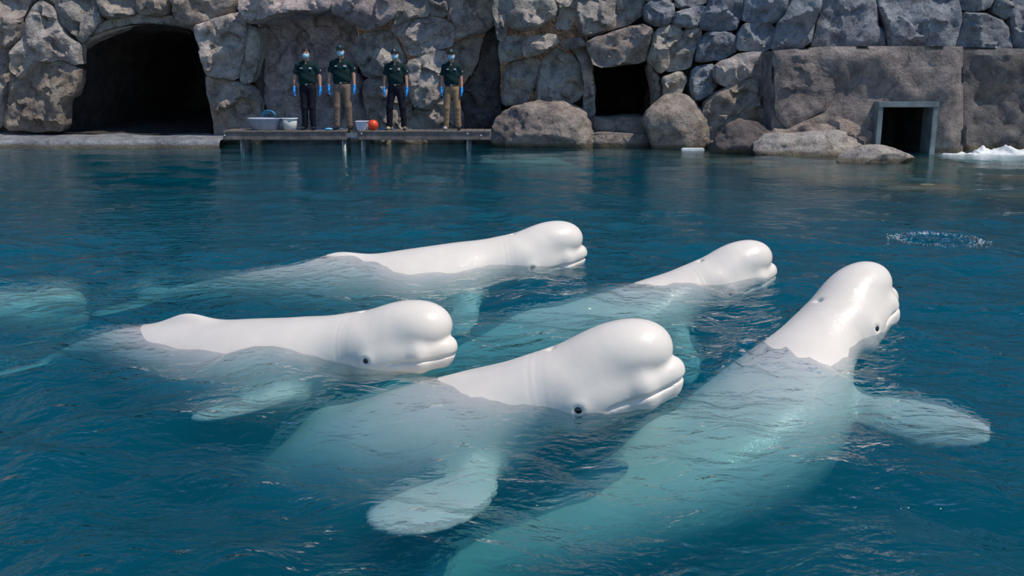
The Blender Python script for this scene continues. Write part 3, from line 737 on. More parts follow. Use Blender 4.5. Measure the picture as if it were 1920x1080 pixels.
def whale_field():
    s = -wx
    zc = cub(s, 1).astype(np.float32)[:, None, None]; ry = np.maximum(cub(s, 2), .008).astype(np.float32)[:, None, None]; rz = np.maximum(cub(s, 3), .008).astype(np.float32)[:, None, None]
    S = s.astype(np.float32)[:, None, None]
    q = np.sqrt((WY / ry) ** 2 + ((WZ - zc) / rz) ** 2)
    body = (q - 1) * np.minimum(ry, rz)
    body = np.maximum(body, np.maximum(0.24 - S, S - 3.62))
    f = body
    f = smin(f, sd_ell(WP, (-.46, 0, .03), (.26, .205, .175)), .08)
    # jaws
    lip = sd_cap(WP, (-.068, 0, .024), (-.36, 0, .01), .062, .11)
    jaw = sd_cap(WP, (-.080, 0, -.045), (-.40, 0, -.035), .050, .115)
    for sg in (1, -1):
        lip = smin(lip, sd_cap(WP, (-.088, .040 * sg, .021), (-.20, .112 * sg, .012), .057, .060), .03)
        lip = smin(lip, sd_cap(WP, (-.20, .112 * sg, .012), (-.44, .150 * sg, -.008), .060, .062), .03)
        jaw = smin(jaw, sd_cap(WP, (-.095, .036 * sg, -.047), (-.20, .098 * sg, -.058), .047, .056), .03)
        jaw = smin(jaw, sd_cap(WP, (-.20, .098 * sg, -.058), (-.52, .135 * sg, -.072), .056, .080), .03)
    head = smin(lip, jaw, .045)
    f = smin(f, head, .05)
    melon = sd_ell(WP, (-.28, 0, .130), (.222, .176, .150))
    melon = smin(melon, sd_ell(WP, (-.195, 0, .146), (.142, .137, .114)), .05)
    front = np.clip(1 - (S - 0.05) / 0.32, 0, 1)
    f = np.where(S < .45, smin(f, melon, .016 + .07 * (1 - front)), smin(f, melon, .084))
    # mouth line, eye socket, neck folds, blowhole, dorsal ridge
    zm = -.022 - .026 * np.clip((S - .05) / .30, 0, 1) + .010 * np.exp(-((S - .02) / .05) ** 2) - .016 * np.exp(-((S - .385) / .035) ** 2)
    f = f + .017 * np.exp(-((WZ - zm) / .0065) ** 2) * np.clip((.375 - S) / .05, 0, 1)
    for sg in (1, -1):
        e2 = (S - .47) ** 2 + (WZ + .015) ** 2
        side = np.clip((WY * sg) / .1, 0, 1)
        f = f - side * .016 * np.exp(-e2 / .0016) + side * .022 * np.exp(-e2 / .00040)
    top = np.clip(WZ / .05, 0, 1)
    for s0, a in ((.625, .0020), (.655, .0016), (.60, .0012)):
        f = f + a * np.exp(-((S + .10 * WZ + .05 * np.abs(WY) - s0 - .01) / .010) ** 2)
    f = f + top * .022 * np.exp(-((S - .55) ** 2 / .00022 + WY ** 2 / .0006))
    f = f - top * .06 * np.exp(-(WY / .06) ** 2) * np.exp(-((S - 1.95) / .22) ** 2)
    # flukes
    for sg in (1, -1):
        a = math.radians(28) * sg; R = [[math.cos(a), math.sin(a), 0], [-math.sin(a), math.cos(a), 0], [0, 0, 1]]
        f = smin(f, sd_ell(WP, (-3.62, .24 * sg, .02), (.135, .30, .022), R), .04)
    return f
WF = whale_field().astype(np.float32)

def whale(label, ctrl, scale, flips, roll=0.0, width=1.0):
    f = WF
    for (sg, dirv, chord, ln, wd) in flips:     # sg +1 left, -1 right; direction of the blade in the body frame
        D = Vector(dirv).normalized(); C = Vector(chord); C = (C - D * C.dot(D)).normalized(); N = D.cross(C)
        root = Vector((-0.98, 0.24 * sg, -0.15)); c = root + D * (ln * 0.55)
        fl = sd_ell(WP, c, (ln * 0.56, wd, 0.026), [D[:], C[:], N[:]])
        c2 = root + D * (ln * 0.72) + C * (wd * 0.30)
        fl = smin(fl, sd_ell(WP, c2, (ln * 0.36, wd * 0.92, 0.022), [D[:], C[:], N[:]]), 0.03)
        fl = smin(fl, sd_cap(WP, root, root + D * 0.16, .085, .05), .05)
        f = smin(f, fl.astype(np.float32), 0.05)
    V, F = surface_net(f, wx, wy, wz)
    V = relax(V, F, 1, 0.35)
    # spine curve
    P = np.array(ctrl, float)
    pts = [P[0]]
    for a, b in zip(P[:-1], P[1:]):
        k = max(2, int(np.linalg.norm(b - a) / 0.02)); pts += [a + (b - a) * j / k for j in range(1, k + 1)]
    e = (P[-1] - P[-2]) / np.linalg.norm(P[-1] - P[-2]); pts += [P[-1] + e * 0.02 * j for j in range(1, 160)]
    e0 = (P[0] - P[1]) / np.linalg.norm(P[0] - P[1]); lead = 40; pts = [P[0] + e0 * 0.02 * j for j in range(lead, 0, -1)] + pts
    pts = np.array(pts)
    for _ in range(3):
        k = 13; pad = np.r_[np.repeat(pts[:1], k, 0), pts, np.repeat(pts[-1:], k, 0)]
        cs = np.cumsum(np.r_[np.zeros((1, 3)), pad], 0); pts2 = (cs[2 * k + 1:] - cs[:-2 * k - 1]) / (2 * k + 1)
        pts2[:k] = pts[:k]; pts2[-k:] = pts[-k:]; pts = pts2
    arc = np.r_[0, np.cumsum(np.linalg.norm(np.diff(pts, axis=0), axis=1))]
    i0 = lead; arc = arc - arc[i0]
    def at(sv): return np.stack([np.interp(sv, arc, pts[:, k]) for k in range(3)], 1)
    def bend(V):
        sv = -V[:, 0] * scale; c = at(sv); fwd = at(sv - 0.03) - at(sv + 0.03); fwd /= np.linalg.norm(fwd, axis=1)[:, None]
        up = np.array([0, 0, 1.0]) - fwd * fwd[:, 2:3]; up /= np.linalg.norm(up, axis=1)[:, None]
        left = np.cross(up, fwd)
        cr, sr = math.cos(roll), math.sin(roll); u2 = up * cr + left * sr; l2 = left * cr - up * sr
        w = 1 + (width - 1) * np.clip((-V[:, 0:1] - 0.6) / 0.5, 0, 1)
        return c + scale * (V[:, 1:2] * w * l2 + V[:, 2:3] * u2)
    W = bend(V); org = bend(np.array([[-1.4, 0, 0]]))[0]
    o = mesh_obj('beluga', W, F, M['whale'], None, True, origin=org)
    tag(o, label, 'beluga')
    # eyes and blowhole plug as parts
    ix = np.argmin(abs(wx + .47)); iz = np.argmin(abs(wz + .015)); colf = WF[ix, :, iz]; ys = np.interp(0, colf[len(wy)//2:], wy[len(wy)//2:])
    for sg in (1, -1):
        p = bend(np.array([[-.47, (ys - .008) * sg, -.015]]))[0]
        bm = bmesh.new(); bmesh.ops.create_icosphere(bm, subdivisions=3, radius=0.023 * scale)
        q = bm_obj('eye', bm, M['eye'], o, True); q.location = Vector(p) - Vector(org)
    ixb = np.argmin(abs(wx + .55)); iyb = len(wy) // 2; col = WF[ixb, iyb, :]
    zs = wz[np.where(col < 0)[0].max()]
    p = bend(np.array([[-.55, 0, zs - .004]]))[0]
    bm = bmesh.new(); bmesh.ops.create_icosphere(bm, subdivisions=2, radius=0.011 * scale)
    for v in bm.verts: v.co.y *= 1.9
    q = bm_obj('blowhole', bm, M['blowhole'], o, True); q.location = Vector(p) - Vector(org)
    return o
OUT = lambda sg, back, down: (-back, sg * 1.0, -down)
whale('white beluga swimming with its whole back showing and eye clear of the water',
      [(-.31,5.30,.065),(-.60,5.38,.085),(-.95,5.49,.045),(-1.35,5.64,-.135),(-1.8,5.86,-.215),(-2.2,6.08,-.23),(-2.7,6.38,-.27),(-3.5,6.85,-.50)], 1.0,
      [(-1, OUT(-1, .55, -.08), (-1, 0, .1), .52, .13), (1, OUT(1, .5, .4), (-1, 0, 0), .48, .13)])
whale('large beluga lifting its smiling head with a big pale flipper spread below',
      [(.878,4.60,.158),(.60,4.64,.112),(.14,4.72,-.015),(-.28,4.86,-.285),(-.75,5.08,-.49),(-1.2,5.40,-.76),(-1.8,5.95,-1.3)], 1.13,
      [(-1, OUT(-1, -.12, -.12), (-1, 0, .45), .77, .16), (1, OUT(1, .4, .4), (-1, 0, 0), .5, .13)], width=1.1)
whale('beluga swimming in front of the dock with long straight back and small flipper',
      [(.685,8.50,.040),(.40,8.46,.045),(-.10,8.40,-.03),(-.92,8.32,-.26),(-1.76,8.45,-.33),(-2.5,8.58,-.36),(-3.2,8.65,-.42)], 1.16,
      [(-1, OUT(-1, .30, .25), (-1, 0, .1), .44, .11), (1, OUT(1, .4, .4), (-1, 0, 0), .48, .13)])
whale('beluga with only its melon and snout above water, body angled below the surface',
      [(2.17,7.70,.045),(1.85,7.66,.025),(1.34,7.56,-.15),(.95,7.46,-.39),(.50,7.38,-.48),(0.0,7.35,-.60),(-.9,7.25,-.90)], 1.09,
      [(-1, OUT(-1, .35, .25), (-1, 0, .1), .44, .11), (1, OUT(1, .4, .4), (-1, 0, 0), .48, .13)], width=1.1)
whale('beluga seen from behind raising its head with blowhole showing amid churned water',
      [(2.52,6.19,.195),(2.31,6.07,.15),(1.95,5.80,.0),(1.60,5.47,-.32),(1.22,5.13,-.50),(.72,4.86,-.66),(-.05,4.55,-.88),(-1.0,4.25,-1.15)], 1.12,
      [(-1, OUT(-1, .12, .12), (-1, 0, .1), .60, .15), (1, OUT(1, .2, .2), (-1, 0, 0), .55, .14)], width=1.2, roll=.28)
whale('submerged beluga showing as a pale turquoise shape near the small cave',
      [(-.75,20.5,-.34),(-.3,20.7,-.33),(.3,20.95,-.35),(1.0,21.2,-.40),(1.9,21.5,-.6),(2.8,21.8,-.7)], 0.9, [(-1, OUT(-1, .5, .2), (-1, 0, 0), .45, .12), (1, OUT(1, .5, .2), (-1, 0, 0), .45, .12)])
whale('submerged beluga glowing turquoise behind the tail of the surface swimmers',
      [(-3.72,8.25,-.50),(-4.1,8.12,-.46),(-4.6,8.0,-.42),(-5.2,7.9,-.40),(-5.9,7.8,-.45),(-6.9,7.6,-.6)], 1.0, [(-1, OUT(-1, .4, .1), (-1, 0, 0), .5, .13), (1, OUT(1, .5, .1), (-1, 0, 0), .5, .13)])

# ------------------------------------------------------------------ docks
def dock(x0, x1, yf, zt, label, posts, bolts):
    d = tag(empty('dock', ((x0 + x1) / 2, yf, 0)), label, 'dock', None)
    ox = (x0 + x1) / 2
    bm = bmesh.new(); add_box(bm, (x0 - ox, 0, zt - .20), (x1 - ox, .07, zt - .035), .01); bm_obj('fascia_beam', bm, M['wood'], d)
    bm = bmesh.new(); add_box(bm, (x0 - ox, .70, zt - .20), (x1 - ox, .77, zt - .035), .01); bm_obj('rear_beam', bm, M['wood'], d)
    n = int((x1 - x0) / .145); w = (x1 - x0) / n; proto = None
    for k in range(n):
        if proto is None:
            bm = bmesh.new(); add_box(bm, (-w / 2 + .004, -.02, -.035), (w / 2 - .004, .79, 0), .004); b = bm_obj('deck_board', bm, M['wood'], d); proto = b
        else:
            b = proto.copy(); COL.objects.link(b); b.parent = d
        b.location = (x0 - ox + w * (k + .5), 0, zt + rng.uniform(-.003, .003))
    for px in posts:
        bm = bmesh.new(); tube(bm, [(px - ox, .12, -2.5), (px - ox, .12, zt - .035)], .055, 12); bm_obj('post', bm, M['post'], d, True)
        bm = bmesh.new(); tube(bm, [(px - ox, .66, -2.5), (px - ox, .66, zt - .035)], .055, 12); bm_obj('post', bm, M['post'], d, True)
    for px, dz in bolts:
        bm = bmesh.new(); tube(bm, [(px - ox, -.015, zt - dz), (px - ox, .02, zt - dz)], .018, 10); bm_obj('bolt', bm, M['white'], d)
    return d
YD, ZD = 21.42, 0.45
X = lambda u: PY(u, 250, YD)[0]
d1_ = dock(X(418), X(650), YD, ZD, 'weathered wooden dock section carrying the grey tub and white bucket', [X(451), X(643)], [(X(421), .03), (X(421), .10)])
d2_ = dock(X(672), X(920), YD, ZD, 'weathered wooden dock section carrying the orange ball', [X(679), X(878)], [(X(678), .06), (X(877), .06), (X(902), .10)])
bm = bmesh.new(); add_box(bm, (X(648), YD + .05, ZD - .16), (X(674), YD + .70, ZD - .06), .01)
tag(bm_obj('hinge_plate', bm, M['post']), 'dark steel link joining the two dock sections', 'bracket')

# ------------------------------------------------------------------ staff
def sdf_mesh(fn, lo, hi, st, relax_it=1):
    ax = [np.arange(lo[k], hi[k] + st, st) for k in range(3)]
    P = np.meshgrid(*ax, indexing='ij', sparse=True)
    V, F = surface_net(fn(P), *ax)
    return relax(V, F, relax_it, .5), F
def person(u, v_feet, height, label, trouser, shoes, cap, wide=1.0, stance=.105, seed=0, arm=0.0, emblem='white', logo=0, gaze=0.0):
    y = YD + 0.34; base = PY(u, v_feet, y); k = height / 1.75
    e = tag(empty('person', (base[0], y, ZD + .004)), label, 'person'); e.scale = (k, k, k); e.rotation_euler = (0, 0, gaze)
    w = wide; st = stance
    def put(name, fn, lo, hi, s, m, it=1):
        V, F = sdf_mesh(fn, lo, hi, s, it); return mesh_obj(name, V, F, m, e, True)
    sh = {sg: (.178 * w * sg, .01, 1.395) for sg in (1, -1)}
    el = {sg: ((.245 * w + arm) * sg, .03, 1.135) for sg in (1, -1)}
    wr = {sg: ((.262 * w + arm) * sg, -.03, .895) for sg in (1, -1)}
    hip = {sg: (.085 * w * sg, 0, .90) for sg in (1, -1)}; kn = {sg: (st * .98 * sg, -.015, .49) for sg in (1, -1)}; an = {sg: (st * 1.08 * sg, .02, .09) for sg in (1, -1)}
    def body(P):
        f = sd_ell(P, (0, -.005, 1.645), (.074, .092, .108)); f = smin(f, sd_ell(P, (0, -.035, 1.59), (.056, .062, .06)), .04)
        f = smin(f, sd_cap(P, (0, -.090, 1.645), (0, -.100, 1.612), .008, .012), .012)           # nose
        for sg in (1, -1):
            f = smin(f, sd_ell(P, (.076 * sg, .005, 1.635), (.012, .022, .032)), .01)               # ears
            f = f + .010 * np.exp(-(((P[0] - .032 * sg) ** 2 + (P[2] - 1.652) ** 2 + (P[1] + .09) ** 2) / .0004))
        f = smin(f, sd_cap(P, (0, .005, 1.57), (0, .015, 1.44), .052, .058), .03)
        f = smin(f, sd_ell(P, (0, .01, 1.26), (.150 * w, .095, .22)), .06); f = smin(f, sd_ell(P, (0, .005, .98), (.140 * w, .09, .14)), .08)
        for sg in (1, -1):
            f = smin(f, sd_cap(P, sh[sg], el[sg], .050, .040), .03); f = smin(f, sd_cap(P, el[sg], wr[sg], .040, .027), .02)
            f = smin(f, sd_cap(P, hip[sg], kn[sg], .075, .050), .03); f = smin(f, sd_cap(P, kn[sg], an[sg], .050, .035), .02)
            f = smin(f, sd_ell(P, (wr[sg][0], wr[sg][1] - .006, .842), (.015, .032, .045)), .015)
        return f
    put('body', body, (-.40, -.16, .02), (.40, .16, 1.78), .0125, M['skin'])
    def shirt(P):
        f = sd_ell(P, (0, .01, 1.25), (.185 * w, .125, .26)); f = smin(f, sd_ell(P, (0, .005, 1.05), (.172 * w, .118, .17)), .10)
        f = smin(f, sd_cap(P, (-.02, .012, 1.440), (.155 * w, .012, 1.395), .060, .060), .05); f = smin(f, sd_cap(P, (.02, .012, 1.440), (-.155 * w, .012, 1.395), .060, .060), .05)
        f = np.maximum(f, .965 - P[2])
        for sg in (1, -1):
            a = np.array(sh[sg]); b = a + (np.array(el[sg]) - a) * .72
            s = sd_cap(P, a, b, .064, .066); d = (b - a) / np.linalg.norm(b - a)
            cut = (P[0] - b[0]) * d[0] + (P[1] - b[1]) * d[1] + (P[2] - b[2]) * d[2]
            f = smin(f, np.maximum(s, cut), .03)
        # open V neck
        f = np.maximum(f, -sd_cap(P, (0, -.13, 1.41), (0, .0, 1.53), .030, .060))
        return f + .004 * np.sin(P[2] * 38 + P[0] * 20)
    put('polo_shirt', shirt, (-.40, -.18, .93), (.40, .18, 1.52), .012, M['polo'])
    def collar(P):
        z0 = 1.475 + .25 * (P[1] + .02)
        r = np.sqrt((P[0] / 1.05) ** 2 + (P[1] - .01) ** 2); f = np.abs(r - (.066 + .25 * (1.50 - P[2]))) - .008
        f = np.maximum(f, np.abs(P[2] - z0) - .030); gap = .02 + .6 * (1.50 - P[2])
        return np.where((P[1] < 0) & (np.abs(P[0]) < gap * .5), .02, f)
    put('collar', collar, (-.13, -.13, 1.40), (.13, .13, 1.54), .007, M['polo'])
    def trous(P):
        f = sd_ell(P, (0, .008, .93), (.165 * w, .118, .14))
        for sg in (1, -1):
            f = smin(f, sd_cap(P, (hip[sg][0], .008, .88), kn[sg], .098, .074), .035); f = smin(f, sd_cap(P, kn[sg], an[sg], .074, .066), .03)
        f = np.maximum(f, P[2] - 1.00); f = np.maximum(f, .055 - P[2])
        return f + .0035 * np.sin(P[2] * 60 + 9 * np.sin(P[0] * 25 + seed)) * np.clip((.62 - P[2]) * 3, .15, 1)
    put('trousers', trous, (-.30, -.16, .03), (.30, .17, 1.02), .012, trouser)
    def belt(P):
        r = np.sqrt((P[0] / (.166 * w)) ** 2 + ((P[1] - .006) / .120) ** 2)
        return np.maximum((r - 1) * .12, np.abs(P[2] - .985) - .018)
    put('belt', belt, (-.22, -.15, .95), (.22, .15, 1.02), .009, M['belt'])
    bm = bmesh.new(); add_box(bm, (-.022, -.128, .968), (.022, -.112, 1.002), .003); bm_obj('belt_buckle', bm, M['metal'], e)
    for sg in (1, -1):
        x, yy, _ = wr[sg]
        def glove(P):
            f = sd_ell(P, (x, yy - .006, .842), (.027, .044, .056)); f = smin(f, sd_cap(P, (x, yy, .92), (x, yy - .003, .86), .033, .028), .02)
            for j, (dy, L) in enumerate(((-.034, .068), (-.013, .078), (.009, .072), (.028, .056))):
                p0 = (x, yy - .006 + dy * .9, .805); p1 = (x - .004 * sg, yy - .010 + dy, .805 - L * .5); p2 = (x - .030 * sg, yy - .016 + dy, .805 - L * .88)
                f = smin(f, sd_cap(P, p0, p1, .0125, .0115), .006); f = smin(f, sd_cap(P, p1, p2, .0115, .0095), .004)
            t0 = (x - .004 * sg, yy - .040, .862); t1 = (x - .010 * sg, yy - .064, .822); t2 = (x - .016 * sg, yy - .062, .790)
            f = smin(f, sd_cap(P, t0, t1, .014, .012), .008); f = smin(f, sd_cap(P, t1, t2, .012, .0095), .004)
            return f
        put('glove', glove, (x - .06, yy - .10, .70), (x + .06, yy + .06, .96), .0055, M['glove'], 1)
        ax_, ay_ = an[sg][0] + .012 * sg, an[sg][1]
        def shoe(P):
            f = sd_ell(P, (ax_ + .01 * sg, ay_ - .075, .035), (.048, .105, .042)); f = smin(f, sd_ell(P, (ax_, ay_ + .02, .05), (.042, .055, .055)), .03)
            f = smin(f, sd_cap(P, (ax_, ay_, .06), (ax_, ay_, .11), .046, .044), .02)
            return np.maximum(f, .0 - P[2])
        put('shoe', shoe, (ax_ - .09, ay_ - .22, -.012), (ax_ + .09, ay_ + .11, .17), .009, shoes[0 if sg < 0 else 1])
        bm = bmesh.new(); bmesh.ops.create_icosphere(bm, subdivisions=2, radius=.009)
        q = bm_obj('eye', bm, M['eye'], e, True); q.location = (.032 * sg, -.083, 1.652)
        bm = bmesh.new(); add_box(bm, (.032 * sg - .018, -.094, 1.670), (.032 * sg + .018, -.084, 1.677), .002); bm_obj('eyebrow', bm, M['hair'], e)
    def mask(P):
        a = sd_ell(P, (0, -.025, 1.602), (.075, .116, .082)); a = np.maximum(a, P[1] + .030)
        a = np.maximum(a, P[2] - 1.648 + .15 * np.abs(P[0])); return np.maximum(a, 1.545 - P[2])
    put('face_mask', mask, (-.10, -.16, 1.50), (.10, .0, 1.67), .006, M['mask'])
    for sg in (1, -1):
        bm = bmesh.new(); tube(bm, [(.064 * sg, -.035, 1.625), (.082 * sg, .0, 1.645)], .003, 6); bm_obj('mask_strap', bm, M['mask'], e)
    def hair(P):
        a = sd_ell(P, (0, .008, 1.668), (.088, .104, .106)); fr = (P[1] + .045) * .9
        lim = np.where(P[1] < -.045, 1.700, 1.700 - np.clip((P[1] + .045) * 1.5, 0, .11))
        return np.maximum(a, lim - P[2])
    put('hair', hair, (-.11, -.12, 1.55), (.11, .13, 1.80), .0075, M['hair'])
    if cap:
        def capf(P):
            a = sd_ell(P, (0, .004, 1.690), (.089, .106, .092)); a = np.maximum(a, 1.682 - P[2])
            br = sd_ell(P, (0, -.105, 1.690), (.078, .085, .012)); br = np.maximum(br, P[1] + .06)
            return smin(a, br, .012)
        put('cap', capf, (-.12, -.22, 1.66), (.12, .14, 1.80), .0075, M['capcloth'])
        bm = bmesh.new(); tube(bm, [(-.002, -.103, 1.735), (.002, -.091, 1.739)], .020, 10); bm_obj('cap_emblem', bm, M[emblem], e)
    def patch(name, x0, x1, z0, z1, m, yo=-.118, par=e):
        bm = bmesh.new(); add_box(bm, (x0, yo, z0), (x1, yo + .03, z1), .002); return bm_obj(name, bm, m, par)
    patch('name_label', -.115 * w, -.065 * w, 1.325, 1.342, M['white'], -.124)
    if logo == 0:
        l = patch('chest_logo', .06 * w, .115 * w, 1.322, 1.350, M['white'], -.124); patch('logo_mark', .065 * w, .085 * w, 1.340, 1.358, M['red'], -.127); patch('logo_mark', .085 * w, .128 * w, 1.312, 1.328, M['cyan'], -.127)
    elif logo == 1:
        l = patch('chest_logo', .06 * w, .125 * w, 1.312, 1.330, M['cyan'], -.125); patch('logo_mark', .06 * w, .122 * w, 1.331, 1.352, M['white'], -.126); patch('logo_mark', .06 * w, .075 * w, 1.340, 1.362, M['red'], -.127)
    else:
        l = patch('chest_logo', .07 * w, .118 * w, 1.305, 1.355, M['white'], -.124); patch('logo_mark', .075 * w, .09 * w, 1.33, 1.352, M['red'], -.127); patch('logo_mark', .098 * w, .113 * w, 1.31, 1.335, M['red'], -.127)
    bm = bmesh.new(); bmesh.ops.create_icosphere(bm, subdivisions=2, radius=.020)
    q = bm_obj('sleeve_patch', bm, M['white'], e, True); q.location = (.278 * w + arm * .5, -.004, 1.285); q.scale = (.4, 1, 1)
    return e
person(580, 242, 1.76, 'person with bare dark hair and navy trousers standing beside the white bucket', M['navy'], (M['black_shoe'], M['black_shoe']), False, 1.06, .085, 1, .01, logo=0)
person(644, 242, 1.82, 'tall person in cap, dark polo and brown trousers with hands in blue gloves', M['taupe'], (M['black_shoe'], M['black_shoe']), True, 1.04, .125, 2, .0, 'cyan', 1)
person(744, 242, 1.74, 'person in cap and navy trousers with one tan shoe beside the orange ball', M['navy'], (M['tan_shoe'], M['grey_shoe']), True, .97, .15, 3, .0, 'white', 2)
person(848, 242, 1.73, 'person in cap and khaki trousers standing alone near the dock end', M['khaki'], (M['pale_shoe'], M['black_shoe']), True, .90, .125, 4, -.01, 'white', 0)

# ------------------------------------------------------------------ things on the dock
zd = ZD + .002
def at_deck(u, dy): p = PY(u, 243, YD + dy); return p[0], YD + dy
x, y = at_deck(497, .36)
bm = bmesh.new(); lathe(bm, [(.28, 0), (.30, .01), (.345, .20), (.37, .225), (.375, .25), (.36, .25), (.335, .215), (.29, .03), (.0001, .025)], 40, 1.0, .72)
t = tag(empty('tub', (x, y, zd)), 'oval grey plastic tub with rolled rim on the dock', 'tub'); bm_obj('body', bm, M['tub'], t, True)
bm = bmesh.new(); tube(bm, [(.372 * math.cos(a), .268 * math.sin(a), .250) for a in np.linspace(0, 2 * math.pi, 41)], .010, 8); bm_obj('rim', bm, M['bin'], t, True)
x, y = at_deck(544, .30)
t = tag(empty('bucket', (x, y, zd)), 'round off-white bucket with thick rim on the dock', 'bucket')
bm = bmesh.new(); lathe(bm, [(.125, 0), (.14, .008), (.168, .25), (.155, .25), (.13, .02), (.0001, .018)], 32); bm_obj('body', bm, M['bucket'], t, True)
bm = bmesh.new(); lathe(bm, [(.166, .235), (.182, .237), (.182, .265), (.166, .267), (.157, .25)], 32); bm_obj('rim', bm, M['white'], t, True)
x, y = at_deck(679.5, .30)
t = tag(empty('storage_bin', (x, y, zd)), 'small pale rectangular bin beside the orange ball', 'bin')
bm = bmesh.new()
lo4 = [(-.10, -.13), (.10, -.13), (.10, .13), (-.10, .13)]; hi4 = [(-.125, -.16), (.125, -.16), (.125, .16), (-.125, .16)]
a = [bm.verts.new((p[0], p[1], 0)) for p in lo4]; b = [bm.verts.new((p[0], p[1], .19)) for p in hi4]; c = [bm.verts.new((p[0] * .92, p[1] * .92, .19)) for p in hi4]; d = [bm.verts.new((p[0] * .92, p[1] * .92, .012)) for p in lo4]
bm.faces.new(a[::-1]); bm.faces.new(d)
for k in range(4):
    j = (k + 1) % 4
    bm.faces.new((a[k], a[j], b[j], b[k])); bm.faces.new((b[k], b[j], c[j], c[k])); bm.faces.new((c[k], c[j], d[j], d[k]))
bm_obj('body', bm, M['bin'], t)
bm = bmesh.new()
for k in range(4):
    p, q = hi4[k], hi4[(k + 1) % 4]; tube(bm, [(p[0], p[1], .188), (q[0], q[1], .188)], .013, 6)
bm_obj('rim', bm, M['bin'], t)
x, y = at_deck(700, .22)
t = tag(empty('ball', (x, y, zd)), 'glossy orange ball resting on the dock', 'ball')
bm = bmesh.new(); bmesh.ops.create_uvsphere(bm, u_segments=40, v_segments=24, radius=.115)
o = bm_obj('shell', bm, M['ball'], t, True); o.location = (0, 0, .115)
bm = bmesh.new(); tube(bm, [(.1155 * math.cos(a), .1155 * math.sin(a), .115) for a in np.linspace(0, 2 * math.pi, 49)], .0015, 6); bm_obj('seam', bm, M['ball'], t, True)
x, y = at_deck(505, .70)
bm = bmesh.new()
for k, (dx, r, h) in enumerate(((0, .15, .42), (.05, .12, .40), (-.04, .10, .36))):
    tube(bm, [(x + dx + r * math.cos(a), y + .03 * k - .03, zd + h - r + r * math.sin(a)) for a in np.linspace(-.9, math.pi + .9, 20)] + [(x + dx - r * .6, y + .03 * k - .03, zd)], .013, 7)
tag(bm_obj('hose_coil', bm, M['hose'], None, True), 'loops of thin blue hose standing behind the grey tub', 'hose')
for k, (ua, ub, lab) in enumerate(((556, 574, 'thin blue mat lying between bucket and dark-haired person'), (592, 640, 'thin blue mat lying between the dark-haired person and tall person'), (710, 736, 'thin blue mat lying beside the orange ball'))):
    xa, _ = at_deck(ua, .55); xb, _ = at_deck(ub, .55)
    bm = bmesh.new(); add_box(bm, (xa, YD + .50, zd), (xb, YD + .74, zd + .02), .006)
    bmesh.ops.subdivide_edges(bm, edges=bm.edges[:], cuts=2, use_grid_fill=True)
    tag(bm_obj('mat', bm, M['mat']), lab, 'mat')
x, y = at_deck(617, .16)
o = blob('cloth', (x, y, zd + .026), (.085, .06, .028), 91, (1, 1, 1), sub=3, mat=M['cyan']); tag(o, 'crumpled bright blue cloth lying on the dock boards', 'cloth')
bm = bmesh.new(); p = PW(1300, 281.5); add_box(bm, (p[0] - .27, p[1] - .06, -.03), (p[0] + .24, p[1] + .07, .05), .02)
bmesh.ops.subdivide_edges(bm, edges=bm.edges[:], cuts=2, use_grid_fill=True)
tag(bm_obj('float_strip', bm, M['foam']), 'small white strip floating against the rocks by the two-tone boulder', 'float')

# splash at the far right
RX = PW(1880, 290)
NXs, NYs = 120, 40; gv = []
for j in range(NYs):
    for i in range(NXs):
        gv.append((9.1 + 3.2 * i / (NXs - 1), 19.9 + 1.9 * j / (NYs - 1), 0))
gv = np.array(gv); g2 = gv.copy()
gv[:, 1] = 19.9 + (gv[:, 1] - 19.9) * (np.interp(gv[:, 0], [9.1, 10.0, 10.2, 12.3], [21.3, 21.3, 21.95, 21.95]) - 19.9) / 1.9
g2 = gv.copy()
n = fbm(np.c_[gv[:, 0] * 3, gv[:, 1] * 3, gv[:, 0] * 0], 4, 71); sp_ = np.clip(vnoise(np.c_[gv[:, 0] * 5.5, gv[:, 1] * 2.5, gv[:, 0] * 0], 72), 0, 1) ** 2
tx = (gv[:, 0] - 9.1) / 3.2; ty = np.repeat(np.linspace(0, 1, NYs), NXs)
msk = np.clip(1 - ((ty - .55) / (.10 + .42 * tx)) ** 2, -1, 1) * np.clip(tx * 5, 0, 1)
g2[:, 2] = -.06 + .09 * np.clip(msk, -1, 1) + .05 * n + (.16 * sp_ + .05 * np.clip(fbm(gv * 9.0, 2, 74), 0, 1)) * np.clip(msk, 0, 1) + .30 * np.exp(-((gv[:, 0] - 11.8) ** 2 / .12 + (gv[:, 1] - 21.0) ** 2 / .2))
F = [(j * NXs + i, j * NXs + i + 1, (j + 1) * NXs + i + 1, (j + 1) * NXs + i) for j in range(NYs - 1) for i in range(NXs - 1)]
tag(mesh_obj('foam', g2, F, M['foam']), 'white splashing foam at the foot of the far right rock wall', 'foam', None, 'stuff')

def beads(name, label, cat, pts, rad, mat, flat=1.0):
    bm = bmesh.new()
    for p, r in zip(pts, rad):
        q = bmesh.ops.create_icosphere(bm, subdivisions=1, radius=r)
        for v in q['verts']: v.co.z *= flat; v.co += Vector(p)
    return tag(bm_obj(name, bm, mat, None, True), label, cat, None, 'stuff')
rb = np.random.default_rng(5)
an_ = rb.uniform(0, 2 * math.pi, 420); rr_ = rb.normal(.40, .045, 420)  # small white beads added to brighten the ripple ring
beads('bead_ring', 'ring of small white beads on the calm water beyond the belugas', 'bubbles', np.c_[4.3 + rr_ * np.cos(an_), 9.55 + rr_ * .95 * np.sin(an_), rb.uniform(-.004, .012, 420)], rb.uniform(.003, .010, 420), M['foam'], .5)

